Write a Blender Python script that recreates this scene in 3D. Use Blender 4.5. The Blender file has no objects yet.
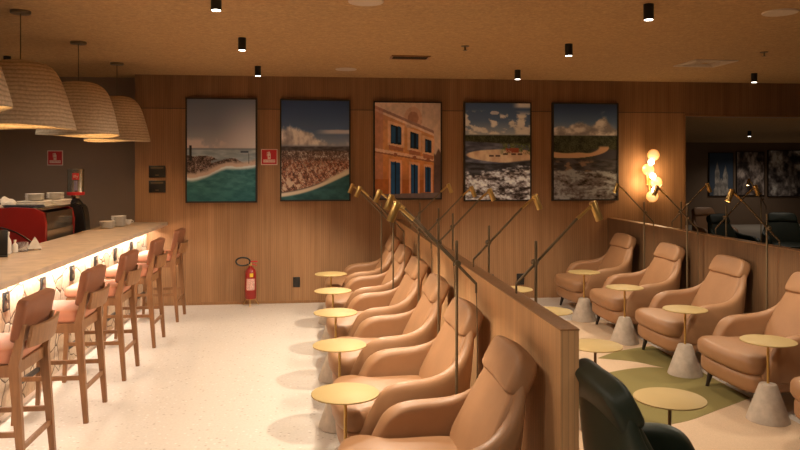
import bpy, bmesh, math, random
import numpy as np
from mathutils import Vector, Matrix, noise as mnoise

random.seed(7)
S = bpy.context.scene
COL = S.collection
PI = math.pi

# ------------------------------------------------------------------ camera geometry
F = 720.0
PSI = math.atan(82 / 720)
CS, SN = math.cos(PSI), math.sin(PSI)
CAMH = 1.70
HOR = 167.0
BACK = 9.09          # back wall
CEIL = 2.83


def at_h(u, v, h):
    """floor-plan point seen at pixel (u, v) at height h"""
    t = (CAMH - h) / (v - HOR)
    return (t * (F * SN + (u - 400) * CS), t * (F * CS - (u - 400) * SN))


def at_y(u, v, y):
    t = y / (F * CS - (u - 400) * SN)
    return (t * (F * SN + (u - 400) * CS), y, CAMH - t * (v - HOR))


# ------------------------------------------------------------------ materials
def new_mat(name):
    m = bpy.data.materials.new(name)
    m.use_nodes = True
    nt = m.node_tree
    b = nt.nodes['Principled BSDF']
    return m, nt, b


def noise_node(nt, scale, detail=3, vec=None, rough=.5):
    n = nt.nodes.new('ShaderNodeTexNoise')
    n.inputs['Scale'].default_value = scale
    n.inputs['Detail'].default_value = detail
    n.inputs['Roughness'].default_value = rough
    if vec is not None:
        nt.links.new(vec, n.inputs['Vector'])
    return n


def coords(nt, scale=(1, 1, 1), kind='Object'):
    tc = nt.nodes.new('ShaderNodeTexCoord')
    mp = nt.nodes.new('ShaderNodeMapping')
    mp.inputs['Scale'].default_value = scale
    nt.links.new(tc.outputs[kind], mp.inputs['Vector'])
    return mp.outputs[0]


def ramp(nt, fac, stops):
    r = nt.nodes.new('ShaderNodeValToRGB')
    els = r.color_ramp.elements
    while len(els) < len(stops):
        els.new(.5)
    for e, (p, c) in zip(els, stops):
        e.position = p
        e.color = (c[0], c[1], c[2], 1)
    nt.links.new(fac, r.inputs[0])
    return r.outputs[0]


def mul_col(nt, a, b, fac=1.0, mode='MULTIPLY'):
    m = nt.nodes.new('ShaderNodeMix')
    m.data_type = 'RGBA'
    m.blend_type = mode
    if isinstance(fac, float):
        m.inputs[0].default_value = fac
    else:
        nt.links.new(fac, m.inputs[0])
    for s, x in ((6, a), (7, b)):
        if isinstance(x, tuple):
            m.inputs[s].default_value = (*x, 1)
        else:
            nt.links.new(x, m.inputs[s])
    return m.outputs[2]


def bump(nt, b, h, strength=.2, dist=.01):
    n = nt.nodes.new('ShaderNodeBump')
    n.inputs['Strength'].default_value = strength
    n.inputs['Distance'].default_value = dist
    nt.links.new(h, n.inputs['Height'])
    nt.links.new(n.outputs[0], b.inputs['Normal'])


def plain(name, col, rough=.5, metal=0.0, var=.12, scale=14, spec=.5, bumpy=0.0):
    m, nt, b = new_mat(name)
    v = coords(nt)
    n = noise_node(nt, scale, 3, v)
    c = ramp(nt, n.outputs['Fac'], [(.25, tuple(x * (1 - var) for x in col)), (.75, tuple(min(1, x * (1 + var)) for x in col))])
    nt.links.new(c, b.inputs['Base Color'])
    b.inputs['Roughness'].default_value = rough
    b.inputs['Metallic'].default_value = metal
    b.inputs['Specular IOR Level'].default_value = spec
    if bumpy:
        bump(nt, b, n.outputs['Fac'], bumpy, .004)
    return m


def emit(name, col, strength):
    m, nt, b = new_mat(name)
    v = coords(nt)
    n = noise_node(nt, 20, 2, v)
    c = ramp(nt, n.outputs['Fac'], [(.2, tuple(x * .93 for x in col)), (.8, col)])
    nt.links.new(c, b.inputs['Emission Color'])
    b.inputs['Base Color'].default_value = (*col, 1)
    b.inputs['Emission Strength'].default_value = strength
    return m


def wood_wall(name, dark, light, line=.75, pitch=38.0):
    m, nt, b = new_mat(name)
    v = coords(nt, (9, 9, .35))
    n = noise_node(nt, 3.0, 5, v, .6)
    v2 = coords(nt, (1.6, 1.6, .25))
    n2 = noise_node(nt, 2.0, 2, v2)
    c = ramp(nt, n.outputs['Fac'], [(.25, dark), (.75, light)])
    c = mul_col(nt, c, ramp(nt, n2.outputs['Fac'], [(.3, (.8, .8, .8)), (.7, (1.1, 1.1, 1.1))]))
    # fine reeded vertical grooves
    tc = nt.nodes.new('ShaderNodeTexCoord')
    sp = nt.nodes.new('ShaderNodeSeparateXYZ')
    nt.links.new(tc.outputs['Object'], sp.inputs[0])
    ad = nt.nodes.new('ShaderNodeMath'); ad.operation = 'ADD'
    nt.links.new(sp.outputs[0], ad.inputs[0]); nt.links.new(sp.outputs[1], ad.inputs[1])
    ml = nt.nodes.new('ShaderNodeMath'); ml.operation = 'MULTIPLY'; ml.inputs[1].default_value = pitch
    nt.links.new(ad.outputs[0], ml.inputs[0])
    fr = nt.nodes.new('ShaderNodeMath'); fr.operation = 'PINGPONG'; fr.inputs[1].default_value = .5
    nt.links.new(ml.outputs[0], fr.inputs[0])
    g = ramp(nt, fr.outputs[0], [(.0, (line, line, line)), (.16, (1, 1, 1))])
    c = mul_col(nt, c, g)
    nt.links.new(c, b.inputs['Base Color'])
    b.inputs['Roughness'].default_value = .55
    b.inputs['Specular IOR Level'].default_value = .3
    bump(nt, b, fr.outputs[0], .25, .004)
    return m


def wood(name, dark, light, scale=(30, 30, 3)):
    m, nt, b = new_mat(name)
    n = noise_node(nt, 1.6, 4, coords(nt, scale), .6)
    nt.links.new(ramp(nt, n.outputs['Fac'], [(.25, dark), (.75, light)]), b.inputs['Base Color'])
    b.inputs['Roughness'].default_value = .45
    return m


def terrazzo(name, base, dark, light):
    m, nt, b = new_mat(name)
    v = coords(nt)
    vo = nt.nodes.new('ShaderNodeTexVoronoi')
    vo.inputs['Scale'].default_value = 38
    nt.links.new(v, vo.inputs['Vector'])
    n = noise_node(nt, 60, 3, v, .7)
    c = ramp(nt, n.outputs['Fac'], [(.3, tuple(x * .86 for x in base)), (.7, base)])
    sp = nt.nodes.new('ShaderNodeSeparateColor')
    nt.links.new(vo.outputs['Color'], sp.inputs[0])
    chips = ramp(nt, sp.outputs[0], [(.0, dark), (.10, dark), (.12, base), (.86, base), (.88, light)])
    size = ramp(nt, vo.outputs['Distance'], [(.25, (.55, .55, .55)), (.42, (0, 0, 0))])
    c = mul_col(nt, c, chips, size, 'MIX')
    nt.links.new(c, b.inputs['Base Color'])
    b.inputs['Roughness'].default_value = .38
    b.inputs['Specular IOR Level'].default_value = .35
    return m


def leather(name, col, rough=.48, var=.1):
    m, nt, b = new_mat(name)
    v = coords(nt)
    n = noise_node(nt, 5, 4, v, .6)
    c = ramp(nt, n.outputs['Fac'], [(.25, tuple(x * (1 - var) for x in col)), (.75, tuple(x * (1 + var) for x in col))])
    nt.links.new(c, b.inputs['Base Color'])
    vo = nt.nodes.new('ShaderNodeTexVoronoi'); vo.inputs['Scale'].default_value = 260
    nt.links.new(v, vo.inputs['Vector'])
    bump(nt, b, vo.outputs['Distance'], .12, .002)
    b.inputs['Roughness'].default_value = rough
    b.inputs['Specular IOR Level'].default_value = .4
    return m


def stone_wall(name):
    m, nt, b = new_mat(name)
    v = coords(nt)
    nn = noise_node(nt, 5, 2, v)
    vm = nt.nodes.new('ShaderNodeVectorMath'); vm.operation = 'MULTIPLY_ADD'
    vm.inputs[1].default_value = (.12, .12, .12)
    nt.links.new(nn.outputs['Color'], vm.inputs[0]); nt.links.new(v, vm.inputs[2])
    vo = nt.nodes.new('ShaderNodeTexVoronoi'); vo.feature = 'DISTANCE_TO_EDGE'; vo.inputs['Scale'].default_value = 5.2
    vc = nt.nodes.new('ShaderNodeTexVoronoi'); vc.inputs['Scale'].default_value = 5.2
    nt.links.new(vm.outputs[0], vo.inputs['Vector']); nt.links.new(vm.outputs[0], vc.inputs['Vector'])
    sp = nt.nodes.new('ShaderNodeSeparateColor'); nt.links.new(vc.outputs['Color'], sp.inputs[0])
    cell = ramp(nt, sp.outputs[0], [(.0, (.44, .27, .15)), (.3, (.62, .46, .32)), (.6, (.70, .56, .42)), (1, (.50, .35, .22))])
    n2 = noise_node(nt, 26, 4, v, .7)
    cell = mul_col(nt, cell, ramp(nt, n2.outputs['Fac'], [(.3, (.75, .72, .68)), (.7, (1.1, 1.1, 1.1))]))
    edge = ramp(nt, vo.outputs['Distance'], [(.010, (1, 1, 1)), (.035, (0, 0, 0))])
    c = mul_col(nt, cell, (.13, .07, .035), edge, 'MIX')
    nt.links.new(c, b.inputs['Base Color'])
    b.inputs['Roughness'].default_value = .8
    bump(nt, b, ramp(nt, vo.outputs['Distance'], [(.0, (0, 0, 0)), (.05, (1, 1, 1))]), .6, .012)
    return m


def ceiling_mat(name):
    m, nt, b = new_mat(name)
    v = coords(nt)
    n = noise_node(nt, 34, 5, v, .75)
    vo = nt.nodes.new('ShaderNodeTexVoronoi'); vo.inputs['Scale'].default_value = 26
    nt.links.new(v, vo.inputs['Vector'])
    c = ramp(nt, n.outputs['Fac'], [(.30, (.40, .245, .105)), (.55, (.52, .335, .155)), (.75, (.63, .43, .215))])
    sp = nt.nodes.new('ShaderNodeSeparateColor'); nt.links.new(vo.outputs['Color'], sp.inputs[0])
    c = mul_col(nt, c, ramp(nt, sp.outputs[0], [(0, (.92, .91, .90)), (1, (1.06, 1.05, 1.04))]))
    nt.links.new(c, b.inputs['Base Color'])
    b.inputs['Roughness'].default_value = .85
    bump(nt, b, n.outputs['Fac'], .7, .02)
    return m


def print_mat(name):
    m, nt, b = new_mat(name)
    a = nt.nodes.new('ShaderNodeAttribute'); a.attribute_name = 'Col'
    nt.links.new(a.outputs['Color'], b.inputs['Base Color'])
    b.inputs['Roughness'].default_value = .6
    b.inputs['Specular IOR Level'].default_value = .2
    return m


def weave_mat(name):
    m, nt, b = new_mat(name)
    tc = nt.nodes.new('ShaderNodeTexCoord')
    sp = nt.nodes.new('ShaderNodeSeparateXYZ'); nt.links.new(tc.outputs['Object'], sp.inputs[0])
    nz = noise_node(nt, 7, 3, tc.outputs['Object'])
    w = nt.nodes.new('ShaderNodeMath'); w.operation = 'MULTIPLY_ADD'; w.inputs[1].default_value = .03
    nt.links.new(nz.outputs['Fac'], w.inputs[0]); nt.links.new(sp.outputs[2], w.inputs[2])
    ml = nt.nodes.new('ShaderNodeMath'); ml.operation = 'MULTIPLY'; ml.inputs[1].default_value = 34
    nt.links.new(w.outputs[0], ml.inputs[0])
    pp = nt.nodes.new('ShaderNodeMath'); pp.operation = 'PINGPONG'; pp.inputs[1].default_value = .5
    nt.links.new(ml.outputs[0], pp.inputs[0])
    n2 = noise_node(nt, 60, 2, tc.outputs['Object'])
    c = ramp(nt, pp.outputs[0], [(0, (.42, .32, .21)), (.25, (.60, .48, .33)), (.5, (.66, .53, .37))])
    c = mul_col(nt, c, ramp(nt, n2.outputs['Fac'], [(.3, (.82, .82, .82)), (.7, (1.1, 1.1, 1.1))]))
    nt.links.new(c, b.inputs['Base Color'])
    b.inputs['Roughness'].default_value = .8
    bump(nt, b, pp.outputs[0], .4, .01)
    return m


M = {}
M['wall'] = wood_wall('oak_reeded_panel', (.29, .15, .068), (.41, .225, .107))
M['wall_up_shaded'] = wood_wall('oak_upper_shaded', (.225, .115, .052), (.32, .172, .082))  # wall oak darkened, the dimness under the ceiling put into its colour
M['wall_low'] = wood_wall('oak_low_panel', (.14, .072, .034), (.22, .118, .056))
M['wall_dark'] = plain('taupe_paint', (.25, .17, .115), .75, 0, .06, 3)
M['wall_part_lit'] = wood_wall('oak_partition_lit', (.58, .33, .155), (.74, .44, .215))  # oak lightened, the light falling on the partition put into its colour
M['trimwood'] = wood('oak_cap', (.22, .105, .04), (.34, .175, .07))
M['ceil'] = ceiling_mat('cork_ceiling')
M['floor'] = terrazzo('terrazzo', (.69, .63, .56), (.34, .27, .21), (.86, .82, .77))
M['carpet'] = plain('carpet_sand', (.60, .44, .30), .95, 0, .10, 160, .1, .3)
M['carpet_green'] = plain('carpet_olive', (.235, .195, .075), .95, 0, .14, 160, .1, .3)
M['leather'] = leather('leather_tan', (.315, .163, .078))
M['leather_green'] = leather('leather_forest', (.017, .026, .016), .46)
M['legdark'] = plain('dark_leg', (.02, .013, .01), .45)
M['gold'] = plain('gold_top', (.385, .27, .108), .6, .1, .04, 6, .3)
M['brass'] = plain('brass', (.55, .36, .12), .33, .85, .06)
M['bronze'] = plain('dark_bronze', (.16, .115, .062), .45, .4)
M['concrete'] = plain('concrete', (.46, .39, .32), .85, 0, .14, 22, .3, .2)
M['black'] = plain('black_metal', (.012, .011, .010), .45)
M['blackgloss'] = plain('black_plastic', (.015, .014, .013), .3)
M['stoolwood'] = wood('stool_wood', (.17, .072, .026), (.28, .13, .052))
M['stoolleather'] = leather('terracotta_leather', (.21, .075, .034), .5)
M['stoolseat_lit'] = leather('terracotta_seat_lit', (.42, .17, .10), .5)  # backrest leather lightened, the LED glow on the seats put into the colour
M['counter'] = plain('counter_top', (.56, .42, .30), .42, 0, .16, 9)
M['stone'] = stone_wall('crazy_stone')
M['led'] = emit('led_strip', (1.0, .86, .70), 9)
M['bulb'] = emit('lamp_bulb', (1.0, .82, .58), 14)
M['spotlens'] = emit('spot_lens', (1.0, .9, .76), 12)
M['weave'] = weave_mat('woven_straw')
M['white'] = plain('white_ceramic', (.78, .73, .66), .3, 0, .04)
M['cloth'] = plain('white_cloth', (.72, .66, .58), .9, 0, .10, 30, .2, .4)
M['navy'] = plain('navy_cloth', (.035, .035, .05), .9, 0, .2, 40)
M['red'] = plain('machine_red', (.29, .016, .012), .28, 0, .06, 4)
M['redmatte'] = plain('sign_red', (.55, .02, .025), .5, 0, .05)
M['signwhite'] = plain('sign_white', (.72, .56, .46), .5, 0, .04)
M['steel'] = plain('steel', (.42, .35, .27), .25, .9, .08)
M['darkglass'] = plain('dark_glass', (.05, .04, .03), .12, .2, .1)
M['print'] = print_mat('photo_print')
M['framedark'] = plain('frame_dark', (.022, .016, .012), .5)
M['plaster'] = plain('speaker_white', (.62, .52, .42), .7, 0, .05, 40)
M['yellow'] = plain('yellow_tag', (.75, .48, .03), .5)
M['glass'] = plain('clear_glass', (.9, .9, .9), .05)
M['glass'].node_tree.nodes['Principled BSDF'].inputs['Transmission Weight'].default_value = .9


def globe_mat():
    m, nt, b = new_mat('amber_globe')
    lw = nt.nodes.new('ShaderNodeLayerWeight'); lw.inputs[0].default_value = .45
    c = ramp(nt, lw.outputs['Facing'], [(0, (1.0, .66, .27)), (.45, (.95, .45, .12)), (1, (.55, .20, .04))])
    nt.links.new(c, b.inputs['Emission Color'])
    b.inputs['Emission Strength'].default_value = 1.15
    b.inputs['Base Color'].default_value = (.8, .5, .2, 1)
    b.inputs['Roughness'].default_value = .2
    return m


M['globe'] = globe_mat()


# ------------------------------------------------------------------ mesh helpers
class MB:
    def __init__(self):
        self.bm = bmesh.new()

    def box(self, x0, x1, y0, y1, z0, z1, bev=0.0, seg=2, mat=None):
        r = bmesh.ops.create_cube(self.bm, size=1)
        vs = r['verts']
        for v in vs:
            v.co = Vector(((x0 + x1) / 2 + v.co.x * (x1 - x0), (y0 + y1) / 2 + v.co.y * (y1 - y0), (z0 + z1) / 2 + v.co.z * (z1 - z0)))
            if mat is not None:
                v.co = mat @ v.co
        if bev:
            es = list({e for v in vs for e in v.link_edges})
            bmesh.ops.bevel(self.bm, geom=es, offset=bev, segments=seg, affect='EDGES', profile=.5)
        return self

    def beam(self, p0, p1, w0, w1=None, d0=None, d1=None, up=(0, 1, 0)):
        """tapered rectangular bar from p0 to p1; w across 'up', d along 'up'"""
        w1 = w0 if w1 is None else w1
        d0 = w0 if d0 is None else d0
        d1 = d0 if d1 is None else d1
        p0, p1 = Vector(p0), Vector(p1)
        ax = (p1 - p0).normalized()
        b = Vector(up); b = (b - ax * b.dot(ax)).normalized()
        a = ax.cross(b)
        rings = []
        for p, w, d in ((p0, w0, d0), (p1, w1, d1)):
            rings.append([self.bm.verts.new(p + a * (sx * w / 2) + b * (sy * d / 2)) for sx, sy in ((-1, -1), (1, -1), (1, 1), (-1, 1))])
        for i in range(4):
            self.bm.faces.new((rings[0][i], rings[0][(i + 1) % 4], rings[1][(i + 1) % 4], rings[1][i]))
        self.bm.faces.new(rings[0][::-1]); self.bm.faces.new(rings[1])
        return self

    def lathe(self, prof, seg=32, center=(0, 0, 0), mat=None, close=True):
        rings = []
        for r, z in prof:
            ring = []
            for k in range(seg):
                a = 2 * PI * k / seg
                p = Vector((r * math.cos(a), r * math.sin(a), z))
                if mat is not None:
                    p = mat @ p
                ring.append(self.bm.verts.new(p + Vector(center)))
            rings.append(ring)
        for a, b in zip(rings, rings[1:]):
            for k in range(seg):
                self.bm.faces.new((a[k], a[(k + 1) % seg], b[(k + 1) % seg], b[k]))
        if close:
            self.bm.faces.new(rings[0][::-1]); self.bm.faces.new(rings[-1])
        return self

    def rod(self, p0, p1, r0, r1=None, seg=14):
        r1 = r0 if r1 is None else r1
        p0, p1 = Vector(p0), Vector(p1)
        d = p1 - p0
        q = d.to_track_quat('Z', 'Y').to_matrix().to_4x4()
        return self.lathe([(r0, 0), (r1, d.length)], seg, p0, q)

    def tube(self, pts, r, seg=10, closed=False):
        pts = [Vector(p) for p in pts]
        n = len(pts)
        rings = []
        prev = None
        for i, p in enumerate(pts):
            if closed:
                d = pts[(i + 1) % n] - pts[i - 1]
            else:
                d = pts[min(i + 1, n - 1)] - pts[max(i - 1, 0)]
            d.normalize()
            if prev is None:
                a = d.orthogonal().normalized()
            else:
                a = (prev - d * prev.dot(d)).normalized()
            prev = a
            b = d.cross(a)
            rings.append([self.bm.verts.new(p + (a * math.cos(2 * PI * k / seg) + b * math.sin(2 * PI * k / seg)) * r) for k in range(seg)])
        last = n if closed else n - 1
        for i in range(last):
            A, B = rings[i], rings[(i + 1) % n]
            for k in range(seg):
                self.bm.faces.new((A[k], A[(k + 1) % seg], B[(k + 1) % seg], B[k]))
        if not closed:
            self.bm.faces.new(rings[0][::-1]); self.bm.faces.new(rings[-1])
        return self

    def sphere(self, c, r, u=24, v=14, scale=(1, 1, 1)):
        mt = Matrix.Translation(Vector(c)) @ Matrix.Diagonal((*scale, 1))
        bmesh.ops.create_uvsphere(self.bm, u_segments=u, v_segments=v, radius=r, matrix=mt)
        return self

    def pillow(self, outline, z0, z1, rnd, steps=4, dome=0.0, mat=None):
        """soft slab: plan outline (list of xy), edges rounded by rnd"""
        n = len(outline)
        cx = sum(p[0] for p in outline) / n; cy = sum(p[1] for p in outline) / n
        lv = []
        for k in range(steps + 1):
            a = PI / 2 * (1 - k / steps)
            lv.append((z0 + rnd - rnd * math.sin(a), rnd * (1 - math.cos(a))))
        for k in range(steps + 1):
            a = PI / 2 * k / steps
            lv.append((z1 - rnd + rnd * math.sin(a), rnd * (1 - math.cos(a))))
        rings = []
        for z, ins in lv:
            ring = []
            for x, y in outline:
                d = math.hypot(x - cx, y - cy)
                f = max(.1, 1 - ins / d)
                p = Vector((cx + (x - cx) * f, cy + (y - cy) * f, z))
                if mat is not None:
                    p = mat @ p
                ring.append(self.bm.verts.new(p))
            rings.append(ring)
        # domed top rings
        zt = z1
        for f, dz in ((.8, .45), (.55, .8), (.25, 1.0)):
            ring = []
            for x, y in outline:
                d = math.hypot(x - cx, y - cy)
                g = max(.1, 1 - rnd / d) * f
                p = Vector((cx + (x - cx) * g, cy + (y - cy) * g, zt + dome * dz))
                if mat is not None:
                    p = mat @ p
                ring.append(self.bm.verts.new(p))
            rings.append(ring)
        for a, b in zip(rings, rings[1:]):
            for k in range(n):
                self.bm.faces.new((a[k], a[(k + 1) % n], b[(k + 1) % n], b[k]))
        self.bm.faces.new(rings[0][::-1]); self.bm.faces.new(rings[-1])
        return self

    def build(self, name, mat, parent=None, smooth=True, loc=None, angle=35):
        bm = self.bm
        bmesh.ops.recalc_face_normals(bm, faces=bm.faces[:])
        me = bpy.data.meshes.new(name)
        bm.to_mesh(me); bm.free()
        me.materials.append(mat)
        if smooth:
            for p in me.polygons:
                p.use_smooth = True
            try:
                me.set_sharp_from_angle(angle=math.radians(angle))
            except Exception:
                pass
        o = bpy.data.objects.new(name, me)
        COL.objects.link(o)
        if parent is not None:
            o.parent = parent
        if loc is not None:
            o.location = loc
        return o


def tag(o, label=None, cat=None, group=None, kind=None):
    if label: o['label'] = label
    if cat: o['category'] = cat
    if group: o['group'] = group
    if kind: o['kind'] = kind
    return o


def empty(name, loc=(0, 0, 0), rz=0.0):
    o = bpy.data.objects.new(name, None)
    COL.objects.link(o)
    o.location = loc
    o.rotation_euler = (0, 0, rz)
    o.empty_display_size = .1
    return o


def copy_tree(o, parent=None):
    c = o.copy()
    COL.objects.link(c)
    c.parent = parent
    for ch in list(o.children):
        copy_tree(ch, c)
    return c


def struct(mb, name, mat, smooth=False, parent=None):
    o = mb.build(name, mat, parent, smooth)
    if parent is None:
        o['kind'] = 'structure'
    return o


def spline(pts, n=6, closed=True):
    out = []
    m = len(pts)
    rng = range(m) if closed else range(m - 1)
    for i in rng:
        if closed:
            p0, p1, p2, p3 = (Vector(pts[(i + k - 1) % m]) for k in range(4))
        else:
            p0, p1, p2, p3 = (Vector(pts[min(max(i + k - 1, 0), m - 1)]) for k in range(4))
        for j in range(n):
            t = j / n
            out.append(.5 * ((2 * p1) + (p2 - p0) * t + (2 * p0 - 5 * p1 + 4 * p2 - p3) * t * t + (3 * p1 - p0 - 3 * p2 + p3) * t ** 3))
    if not closed:
        out.append(Vector(pts[-1]))
    return out


def light_spot(name, loc, direction, power, col, size_deg, blend=.6, radius=.03, parent=None):
    d = bpy.data.lights.new(name, 'SPOT')
    d.energy = power; d.color = col
    d.spot_size = math.radians(size_deg); d.spot_blend = blend
    d.shadow_soft_size = radius
    o = bpy.data.objects.new(name, d)
    COL.objects.link(o)
    o.rotation_euler = Vector(direction).to_track_quat('-Z', 'Y').to_euler()
    o.location = loc
    if parent is not None:
        o.parent = parent
    return o


def text_mesh(name, body, size, mat, parent, loc, rot, extrude=.0006):
    cu = bpy.data.curves.new(name, 'FONT')
    cu.body = body; cu.size = size; cu.align_x = 'CENTER'; cu.align_y = 'CENTER'; cu.extrude = extrude
    t = bpy.data.objects.new(name + '_tmp', cu)
    COL.objects.link(t)
    bpy.context.view_layer.update()
    me = bpy.data.meshes.new_from_object(t.evaluated_get(bpy.context.evaluated_depsgraph_get()))
    bpy.data.objects.remove(t)
    bpy.data.curves.remove(cu)
    me.materials.clear(); me.materials.append(mat)
    o = bpy.data.objects.new(name, me)
    COL.objects.link(o)
    o.parent = parent
    o.location = loc; o.rotation_euler = rot
    return o


# ================================================================== THE SETTING
LOWH = 1.03
PX0, PX1 = .986, 1.063       # partition
RX0, RX1 = 3.78, 3.87        # low wall on the other side
OPX0 = at_y(685, 116, BACK)[0]
OPZ = at_y(685, 116, BACK)[2]
LX = at_y(135, 100, BACK)[0]   # where the timber wall ends and the taupe wall begins

struct(MB().box(-6, 15, -3.5, 20.2, -.12, 0), 'floor', M['floor'])
struct(MB().box(-6, 15, -3.5, BACK + .52, CEIL, CEIL + .1), 'ceiling', M['ceil'])
struct(MB().box(OPX0 - .6, 15, BACK + .2, 20.2, 2.42, 2.55), 'ceiling_lounge', M['ceil'])
SEAM = 2.42
struct(MB().box(LX, OPX0, BACK, BACK + .2, 0, SEAM - .004), 'wall_back', M['wall'])
struct(MB().box(LX, 15, BACK, BACK + .2, SEAM + .004, CEIL).box(OPX0, 15, BACK, BACK + .2, OPZ, SEAM + .003), 'wall_back_upper', M['wall_up_shaded'])
struct(MB().box(LX, OPX0, BACK + .012, BACK + .19, SEAM - .01, SEAM + .01), 'trim_1', M['framedark'])
struct(MB().box(-6, LX, BACK + .35, BACK + .5, 0, CEIL).box(LX - .02, LX, BACK + .1, BACK + .36, 0, CEIL), 'wall_back_taupe', M['wall_dark'])
struct(MB().box(PX0, PX1, 2.85, BACK, 0, LOWH), 'wall_partition', M['wall_part_lit'])
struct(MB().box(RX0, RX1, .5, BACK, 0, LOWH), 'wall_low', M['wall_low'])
struct(MB().box(PX0 - .002, PX1 + .002, 2.848, BACK, LOWH, LOWH + .006), 'trim_2', M['trimwood'])
struct(MB().box(RX0 - .002, RX1 + .002, .5, BACK, LOWH, LOWH + .006), 'trim_3', M['trimwood'])
struct(MB().box(LX, PX0, BACK - .006, BACK, 0, .035), 'baseboard_back', M['trimwood'])
# opening jamb and the dim lounge beyond it
struct(MB().box(OPX0 - .03, OPX0 + .004, BACK - .006, BACK + .2, 0, OPZ + .004).box(OPX0 - .03, 15, BACK - .006, BACK + .2, OPZ - .004, OPZ + .012), 'trim_4', M['trimwood'])
struct(MB().box(OPX0 - .6, 15, 20, 20.2, 0, 2.55), 'wall_lounge_far', M['wall_dark'])
struct(MB().box(15, 15.1, -3.5, 20.2, 0, CEIL), 'wall_lounge_side_far', M['wall_dark'])
struct(MB().box(OPX0 - .3, OPX0 - .15, BACK + .2, 20, 0, 2.45), 'wall_lounge_side', M['wall_dark'])

# fitted carpet in the aisle with olive inlays
car = struct(MB().box(1.07, 3.16, .6, 7.7, 0, .004), 'floor_carpet', M['carpet'])


def flat(pts, z0, z1):
    mb = MB()
    lo = [mb.bm.verts.new((p[0], p[1], z0)) for p in pts]
    hi = [mb.bm.verts.new((p[0], p[1], z1)) for p in pts]
    n = len(pts)
    for i in range(n):
        mb.bm.faces.new((lo[i], lo[(i + 1) % n], hi[(i + 1) % n], hi[i]))
    mb.bm.faces.new(hi); mb.bm.faces.new(lo[::-1])
    return mb


low_edge = spline([(1.09, 4.75), (1.6, 4.55), (2.0, 4.48), (2.4, 4.54), (2.77, 4.74), (3.15, 4.96)], 6, False)
mid_edge = spline([(3.15, 5.66), (2.9, 5.79), (2.68, 5.81), (2.35, 5.69), (1.9, 5.45), (1.09, 5.35)], 6, False)
struct(flat(low_edge + mid_edge, .004, .0058), 'olive_patch', M['carpet_green'], parent=car)
wedge = spline([(3.15, 5.665), (2.9, 5.80), (2.74, 6.0), (2.47, 6.14)], 6, False) + spline([(2.47, 6.15), (2.7, 6.33), (2.94, 6.44), (3.15, 6.5)], 6, False)
struct(flat(wedge, .004, .0058), 'olive_patch', M['carpet_green'], parent=car)

# ================================================================== CEILING THINGS
def ceiling_pt(u, v):
    x, y = at_h(u, v, CEIL)
    return x, y


def make_spot():
    r = empty('ceiling_spotlight')
    MB().lathe([(.031, -.108), (.035, -.108), (.035, 0), (.031, 0)], 24).build('housing', M['black'], r)
    MB().lathe([(.029, -.110), (.029, -.1)], 24).build('lens', M['spotlens'], r)
    return r


WARM = (1.0, .85, .68)
spot0 = make_spot()
spot_rows = [
    (-.67, 8.20, 'black ceiling spotlight of the bar side row, one closest to the back wall'),
    (-.66, 6.42, 'black ceiling spotlight of the bar side row, middle of three'),
    (-.66, 4.80, 'black ceiling spotlight of the bar side row, at the picture top edge'),
    (2.31, 8.18, 'black ceiling spotlight in the central row, one closest to the back wall'),
    (2.29, 6.40, 'black ceiling spotlight in the central row, middle of three'),
    (2.28, 4.77, 'black ceiling spotlight in the central row, farthest out from the back wall'),
    (5.23, 8.15, 'black ceiling spotlight above the dark opening beyond the sconce'),
    (-3.15, 7.75, 'black ceiling spotlight behind the woven pendant shades'),
]
for i, (x, y, lab) in enumerate(spot_rows):
    o = spot0 if i == 0 else copy_tree(spot0)
    o.location = (x, y, CEIL)
    tag(o, lab, 'spotlight', 'black cylinder spotlights on the ceiling')
P_SPOT = 55
for x, y, k in [(-.67, 8.20, .9), (-.66, 6.42, .85), (-.66, 4.80, .7), (-.66, 3.1, .7), (-.66, 1.4, .9), (-.7, .0, .8), (2.43, 1.7, .7), (1.0, .2, .7),  # closing trio on this line is unseen, added to light the partition
                (2.31, 8.18, .8), (2.29, 6.40, .46), (2.28, 4.77, .46), (2.28, 3.1, .5), (5.23, 8.15, .3), (5.52, 6.8, .2), (-3.15, 7.75, .75), (-3.36, 6.3, .75), (-3.36, 4.4, .6)]:  # final pair is unseen, added to brighten the area behind the bar
    light_spot('spot_and_fill_light', (x, y, CEIL - .13), (0, 0, -1), P_SPOT * k, WARM, 104 if y > 8 else 150, 1.0 if y > 8 else .6, .05)

# flush round speakers, diffusers, sprinklers
spk = []
for u, v, lab in [(366, 1, 'white round ceiling speaker flush in the cork ceiling at the top picture edge'),
                  (346, 69, 'small white round ceiling speaker close to the back wall'),
                  (780, 12, 'white round ceiling speaker above the lounge chairs by the low wall')]:
    x, y = ceiling_pt(u, v)
    t = empty('ceiling_speaker', (x, y, CEIL))
    tag(t, lab, 'ceiling speaker', 'flush ceiling speakers')
    MB().lathe([(.10, -.006), (.118, -.010), (.122, -.004), (.122, 0)], 32).build('rim', M['plaster'], t)
    MB().lathe([(.02, -.0075), (.1, -.0065), (.1, -.002)], 32).build('grille', M['plaster'], t)
x, y = ceiling_pt(410, 57)
t = tag(empty('ceiling_vent', (x, y, CEIL)), 'dark slotted air vent in the ceiling above the third picture', 'air vent')
MB().box(-.2, .2, -.11, -.09, -.012, 0).box(-.2, .2, .09, .11, -.012, 0).box(-.2, -.18, -.09, .09, -.012, 0).box(.18, .2, -.09, .09, -.012, 0).build('frame', M['trimwood'], t, False)
mb = MB()
for k in range(6):
    mb.box(-.18, .18, -.078 + k * .028, -.068 + k * .028, -.010, -.001)
mb.build('slats', M['framedark'], t, False)
x, y = ceiling_pt(705, 63)
t = tag(empty('air_diffuser_ceiling', (x, y, CEIL)), 'pale square air diffuser in the ceiling near the opening', 'air vent')
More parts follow.
